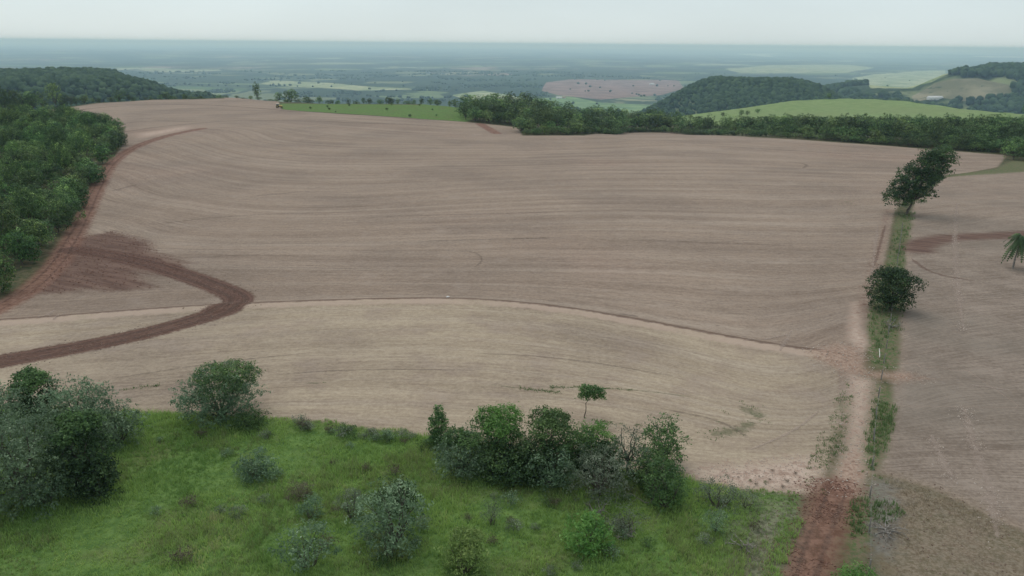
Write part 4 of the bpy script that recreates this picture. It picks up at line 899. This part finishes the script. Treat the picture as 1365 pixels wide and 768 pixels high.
# ------------------------------------------------------------------ wheel marks, furrows and pale streaks lying on the fields
def streak_material(name, a, b, k=.8):
    t = NT(name); P = t.pos(); n = t.noise(P, 1.3, 5, .75); ac = t.math('ABSOLUTE', t.attr('across'))
    f = t.math('MULTIPLY', t.rng(t.math('ADD', t.math('SUBTRACT', 1.0, ac), t.math('MULTIPLY', t.math('SUBTRACT', n, .5), 3.0)), .1, .9), k)
    p = t.n.new('ShaderNodeBsdfPrincipled'); t.put(p.inputs['Base Color'], t.mix(t.rng(n, .35, .65), a, b)); p.inputs['Roughness'].default_value = .95; p.inputs['Specular IOR Level'].default_value = .05
    tr = t.n.new('ShaderNodeBsdfTransparent'); m = t.n.new('ShaderNodeMixShader'); t.l.new(f, m.inputs[0]); t.l.new(tr.outputs[0], m.inputs[1]); t.l.new(p.outputs[0], m.inputs[2]); t.l.new(m.outputs[0], t.out.inputs[0]); return t.m
SM = {'dark': streak_material('furrow_dark', (.075, .052, .042), (.13, .095, .08), .26), 'pale': streak_material('streak_pale', (.36, .275, .225), (.46, .36, .30), .42), 'red': streak_material('streak_red', (.15, .085, .065), (.23, .145, .115), .45), 'green': streak_material('weed_line', (.06, .10, .035), (.11, .15, .06), .30)}
def ribbon(name, label, L, hw, mat, lift=.05):
    L = np.asarray(L, float); seg = np.hypot(*np.diff(L, axis=0).T); cum = np.concatenate([[0], np.cumsum(seg)]); t = np.arange(0, cum[-1]+1e-6, max(.8, cum[-1]/120)); P = np.stack([np.interp(t, cum, L[:, 0]), np.interp(t, cum, L[:, 1])], 1)
    tg = norm(np.gradient(P, axis=0)); nr = np.stack([-tg[:, 1], tg[:, 0]], 1); a = np.array([-1, -.4, .4, 1.0]); tp = np.minimum(1, np.minimum(t, cum[-1]-t)/(cum[-1]*.15+.01))*.8+.2
    Q = P[:, None]+nr[:, None]*(a[None]*tp[:, None]*hw)[..., None]; x = Q[..., 0].ravel(); y = Q[..., 1].ravel(); v = np.stack([x, y, height(x, y)+lift], 1); n = len(P)
    f = np.array([(i*4+j, (i+1)*4+j, (i+1)*4+j+1, i*4+j+1) for i in range(n-1) for j in range(3)]); me = mesh_from(name, v, f, SM[mat])
    at_ = me.attributes.new('across', 'FLOAT', 'POINT'); at_.data.foreach_set('value', np.tile(a, n).astype(np.float32)); return tag(obj(name, me), label, None, None, 'structure')
for L, w, lab in zip(MARKS, (1.0, .35, .9, .8, .5, .9, .5, 1.4, 1.6), ('short dark furrow beside the red track', 'curved wheel mark turning back in the middle of the field', 'curved mark near the far right of the field', 'dark damp streak above the terrace bank', 'small dark damp streak near the terrace end', 'dark drill line in the left of the field', 'dark drill line in the middle of the field', 'reddish dark line on the far left crest', 'dark terrace line above the pale wedge')):
    ribbon('furrow', lab, L, w, 'dark')
for L, w, lab in zip(PALE, (.35, .3, .3, .5, .8, .35, .7, .6, .5), ('pale scrape in the field corner below the dark road', 'second pale scrape in the field corner at left', 'pale scratch ending at the orange crossing', 'pale washed streak beside the crossing', 'pale wheel track running down the right field', 'whitish streak at the right border of the right field', 'pale rough wash line down the right field', 'faint pale line in the lower right field', 'pale edge of the track beside the verge')):
    ribbon('pale_streak', lab, L, w, 'pale')
for i, (pts, w, m) in enumerate([([(130, 181), (250, 165), (330, 160), (480, 164), (620, 172)], 1.6, 'dark'), ([(280, 148), (400, 148), (520, 156), (610, 166)], 1.4, 'dark'), ([(150, 150), (280, 147), (380, 149)], 1.4, 'dark'), ([(200, 139), (280, 140), (340, 144), (400, 150)], 1.6, 'red'), ([(20, 166), (75, 152), (130, 143), (200, 140)], 1.4, 'red'),
        ([(1180, 300), (1172, 330), (1165, 356)], .4, 'red'), ([(1215, 345), (1240, 365), (1300, 375)], .6, 'red'), ([(200, 300), (300, 288), (420, 284)], .5, 'dark'), ([(480, 290), (620, 286), (760, 282)], .45, 'dark'), ([(560, 322), (700, 318), (760, 317)], .5, 'dark'), ([(840, 320), (960, 324), (1060, 328)], .45, 'dark'), ([(230, 345), (320, 340), (400, 341)], .3, 'dark'), ([(360, 500), (480, 492), (640, 494)], .25, 'dark'), ([(150, 505), (300, 482), (420, 470)], .25, 'dark'), ([(620, 470), (760, 478), (900, 502)], .25, 'dark'), ([(880, 545), (960, 560), (1000, 585)], .3, 'dark'), ([(1000, 600), (1060, 575), (1095, 545)], .25, 'pale')]):
    ribbon('furrow', ('thin dark drill line curving across the field' if m == 'dark' else 'thin reddish wheel line across the field' if m == 'red' else 'thin pale turning mark in the field corner'), smooth_line(ats(pts)), w, m, .05 if i > 4 else .09)
def offset(L, d):
    tg = norm(np.gradient(L, axis=0)); return L+np.stack([-tg[:, 1], tg[:, 0]], 1)*d
for d, m, lab in ((-.95, 'dark', 'left wheel rut of the dark road'), (.95, 'dark', 'right wheel rut of the dark road')): ribbon('wheel_rut', lab, offset(L_ROAD, d), .42, m, .04)
for d, m, lab in ((-.6, 'dark', 'left wheel rut of the near red track'), (.7, 'dark', 'right wheel rut of the near red track')): ribbon('wheel_rut', lab, offset(L_RTRK, d), .38, m, .04)
for d, lab in ((-.8, 'left wheel rut of the red track by the wood'), (.8, 'right wheel rut of the red track by the wood')): ribbon('wheel_rut', lab, offset(L_TRACK, d), .4, 'dark', .06)
for i, L in enumerate(WEEDS[:5]): ribbon('weed_line', 'broken green line of weeds along a drill row' if i < 3 else 'faint green flush of weeds on the field', L, .22 if i < 3 else 1.1, 'green', .03)

# ------------------------------------------------------------------ small built things
def simple(name, c, rough=.7, spec=.3, metal=0.0, vary=.25):
    t = NT(name); P = t.pos(); return t.surf(t.mix(t.rng(t.noise(P, 2.5, 3, .6), .3, .7), tuple(q*(1-vary) for q in c), tuple(min(1, q*(1+vary)) for q in c)), rough, spec, metal=metal)
def bevel_box(cx, cy, cz, sx, sy, sz, b=.08, top=1.0):
    """box with cut edges, its top scaled by `top`; z is the base"""
    import bmesh
    bm = bmesh.new(); bmesh.ops.create_cube(bm, size=1.0)
    for q in bm.verts:
        k = top if q.co.z > 0 else 1.0; q.co = (cx+q.co.x*sx*k, cy+q.co.y*sy*k, cz+(q.co.z+.5)*sz)
    bmesh.ops.bevel(bm, geom=bm.edges[:], offset=b, segments=1, affect='EDGES'); bmesh.ops.triangulate(bm, faces=bm.faces[:]); bm.verts.index_update()
    v = np.array([q.co for q in bm.verts]); f = np.array([[w.index for w in q.verts] for q in bm.faces]); bm.free(); return v, f
def join(*vf):
    V, F, o = [], [], 0
    for v, f in vf: V.append(v); F.append(f+o); o += len(v)
    return np.concatenate(V), np.concatenate(F)
def wheel(cx, cy, r, w):
    th = np.arange(16)/16*2*math.pi; V = []
    for y_, rr in ((-w/2, r*.45), (-w/2, r*.92), (-w*.3, r), (w*.3, r), (w/2, r*.92), (w/2, r*.45)): V.append(np.stack([cx+rr*np.cos(th), np.full(16, cy+y_), r+rr*np.sin(th)], 1))
    V = np.concatenate(V); F = []
    for i in range(6):
        for j in range(16): a, b = i*16+j, i*16+(j+1) % 16; c, d = ((i+1) % 6)*16+(j+1) % 16, ((i+1) % 6)*16+j; F += [(a, b, c), (a, c, d)]
    return V, np.array(F)
YEL = simple('yellow_paint', (.62, .47, .16)); TYRE = simple('tyre_rubber', (.03, .03, .03), .9, .1); CABG = simple('cab_glass', (.05, .06, .07), .15, .5); CREAM = simple('cream_panel', (.66, .60, .44))
p = at(372, 144); e = plant('tractor', 'small yellow tractor standing where field and rough pasture meet', 'tractor', None, tuple(p), None, None, .15)
obj('body', mesh_from('body', *bevel_box(.95, 0, .75, 1.9, .95, .85, .1, .9), YEL), e); obj('chassis', mesh_from('chassis', *bevel_box(.1, 0, .5, 3.2, .7, .35), TYRE), e)
cb = obj('cab', mesh_from('cab', *bevel_box(-.75, 0, .85, 1.5, 1.4, 1.35, .08, .86), CABG), e); obj('roof', mesh_from('roof', *bevel_box(-.75, 0, 2.2, 1.55, 1.45, .22, .06), CREAM), cb)
for sy in (-1, 1):
    obj('fender', mesh_from('fender', *bevel_box(-.85, sy*.86, 1.35, 1.5, .4, .18), YEL), e)
    for cx, r, w in ((-.85, .78, .48), (1.45, .5, .36)):
        wv, wf = wheel(cx, sy*.86, r, w); wo = obj('wheel', mesh_from('wheel', wv, wf, TYRE), e); hv_, hf_ = wheel(cx, sy*.86, r, w*.7); hv_[:, 0] = cx+(hv_[:, 0]-cx)*.46; hv_[:, 2] = r+(hv_[:, 2]-r)*.46; obj('rim', mesh_from('rim', hv_, hf_, YEL), wo)
tv, tf = tubes([(np.array([(1.2, .3, 1.5), (1.2, .3, 2.3)]), [.05, .05])]); obj('exhaust_pipe', mesh_from('exhaust_pipe', tv, tf, TYRE), e)

# post-and-wire fence along the verge
FL = smooth_line(ats([(1158, 765), (1158, 700), (1160, 640), (1166, 570), (1172, 520), (1182, 460), (1188, 420), (1196, 350), (1203, 300)]), 2)
seg = np.hypot(*np.diff(FL, axis=0).T); cum = np.concatenate([[0], np.cumsum(seg)]); tt = np.arange(0, cum[-1], 5.5); PO = np.stack([np.interp(tt, cum, FL[:, 0]), np.interp(tt, cum, FL[:, 1])], 1); PZ = height(PO[:, 0], PO[:, 1])
GREYW = simple('weathered_wood', (.20, .18, .16), .9, .1); WIRE = simple('galvanised_wire', (.28, .28, .27), .6, .3)
e = plant('wire_fence', 'thin post-and-wire fence running along the grass verge', 'fence', None, (PO[0, 0], PO[0, 1], PZ[0]), None, None); o0 = np.array([PO[0, 0], PO[0, 1], PZ[0]]); r3 = np.random.default_rng(5); tops = []
for q, z in zip(PO, PZ):
    b = np.array([q[0], q[1], z])-o0; lean = r3.normal(0, .06, 2); h = r3.uniform(1.15, 1.35); t3 = b+np.array([lean[0], lean[1], h]); pv_, pf_ = tubes([(np.array([b-np.array([0, 0, .2]), (b+t3)/2, t3, t3+np.array([0, 0, .01])]), [.065, .06, .055, .002])], 7); obj('post', mesh_from('post', pv_, pf_, GREYW), e); tops.append((b, t3))
for k in (.35, .62, .9):
    W = np.array([b+(t3-b)*k+np.array([.06, 0, 0]) for b, t3 in tops]); W2 = np.insert(W, np.arange(1, len(W)), (W[1:]+W[:-1])/2-np.array([0, 0, .03]), axis=0); wv, wf = tubes([(W2, np.full(len(W2), .0025))], 4); obj('wire', mesh_from('wire', wv, wf, WIRE), e)

def branchy(name, label, cat, px, py, size, seed, mat, n=9, upz=.5):
    r4 = np.random.default_rng(seed); paths = []; e = plant(name, label, cat, None, tuple(at(px, py)), None, None)
    for i in range(n):
        th = r4.uniform(0, 6.28); el = r4.uniform(.1, upz*1.4); L = size*r4.uniform(.5, 1); a = r4.normal(0, .15, 3)*np.array([1, 1, .3])+np.array([0, 0, .05]); b = a+L*np.array([math.cos(th)*math.cos(el), math.sin(th)*math.cos(el), math.sin(el)]); m = limb(r4, a, b, .055, .012, 6, .2); paths.append(m)
        for j in (2, 3, 4, 4):
            d = norm(r4.normal(size=3)+np.array([0, 0, .4])+norm(b-a)); paths.append(limb(r4, m[0][j], m[0][j]+d*L*.4, .022, .006, 4, .15))
    v, f = tubes(paths, 5); obj('branches', mesh_from('branches', v, f, mat), e); return e
branchy('dead_branch', 'grey heap of dead branches in front of the round verge tree', 'branch', 1187, 436, 2.2, 11, PALEBARK, 12, .6)
branchy('bare_shrub', 'bare pale-stemmed shrub at the front right of the central thicket', 'shrub', 868, 672, 2.6, 12, PALEBARK, 7, 1.0)
branchy('bare_shrub', 'bare grey twiggy shrub in front of the feathery grey tree', 'shrub', 796, 686, 1.5, 13, PALEBARK, 9, .9)
branchy('bare_shrub', 'leafless greyish shrub right of the bright green bush', 'shrub', 838, 716, 1.3, 14, PALEBARK, 9, .9)
branchy('bare_shrub', 'greyish dead shrub at the lower right end of the meadow', 'shrub', 990, 728, 1.6, 15, PALEBARK, 12, .5)
branchy('brush_pile', 'ashen pile of dry brush at the lower end of the verge', 'brush', 1180, 708, 1.7, 16, PALEBARK, 16, .3)
# a pale stake fallen in the grass and a white sack on the earth
p = at(1172, 474); v, f = tubes([(np.array([(-.35, -.9, .12), (0, 0, .35), (.35, .95, .55)]), [.05, .05, .045])], 7); e = obj('fallen_stake', mesh_from('fallen_stake', v, f, simple('pale_wood', (.55, .53, .48)))); e.location = p; tag(e, 'pale stake lying aslant in the verge grass near the crossing', 'stake')
p = at(597, 396.5); bv, bf = icos(2); r4 = np.random.default_rng(3); bv = bv*np.array([.26, .17, .13])*(1+r4.normal(0, .07, (len(bv), 1))); bv[:, 2] = np.maximum(bv[:, 2], -.08)+.08; e = obj('white_sack', mesh_from('white_sack', bv, bf, simple('sack_white', (.72, .68, .65)))); e.location = p; e.rotation_euler = (0, 0, .2); tag(e, 'small white sack lying on the earth above the terrace bank', 'sack')

# farm buildings far below on the plain
WALL = simple('limewash', (.72, .70, .66), vary=.08); ROOF = simple('sheet_roof', (.62, .60, .58), vary=.15); TILE = simple('clay_tile', (.30, .13, .08)); DARKG = simple('dark_opening', (.03, .03, .035))
def house(px, py, L, W, h, rz, roofm, lab):
    e = plant('farm_building', lab, 'building', 'farm buildings on the plain', tuple(at(px, py)), None, None, rz)
    obj('wall', mesh_from('wall', *bevel_box(0, 0, -.5, L, W, h+.5, .03), WALL), e)
    ov = .6; v = np.array([(-L/2-ov, -W/2-ov, h), (L/2+ov, -W/2-ov, h), (L/2+ov, W/2+ov, h), (-L/2-ov, W/2+ov, h), (-L/2-ov, 0, h+W*.32), (L/2+ov, 0, h+W*.32), (-L/2-ov, -W/2-ov, h-.25), (L/2+ov, -W/2-ov, h-.25), (L/2+ov, W/2+ov, h-.25), (-L/2-ov, W/2+ov, h-.25)]); f = np.array([(0, 1, 5), (0, 5, 4), (2, 3, 4), (2, 4, 5), (6, 7, 1), (6, 1, 0), (8, 9, 3), (8, 3, 2), (3, 9, 6), (3, 6, 0), (0, 4, 3), (1, 7, 8), (1, 8, 2), (1, 2, 5), (7, 6, 9), (7, 9, 8)])
    obj('roof', mesh_from('roof', v, f, roofm), e); obj('door', mesh_from('door', *bevel_box(-L*.1, -W/2-.02, 0, 2.2, .16, 2.6, .02), DARKG), e)
    for k in (-.35, .25): obj('window', mesh_from('window', *bevel_box(L*k, -W/2-.02, 1.2, 1.6, .14, 1.2, .02), DARKG), e)
house(745, 131.5, 26, 12, 5, .2, ROOF, 'white farm shed on the plain above the wood'); house(752, 131.2, 14, 9, 4, -.3, TILE, 'small tiled farmhouse beside the white shed'); house(1246, 133.2, 40, 14, 6, .1, ROOF, 'long pale shed at the foot of the far right pasture'); house(869, 113, 30, 14, 6, .3, ROOF, 'pale shed at the right end of the pinkish far field')
print('all', time.time()-_t0)
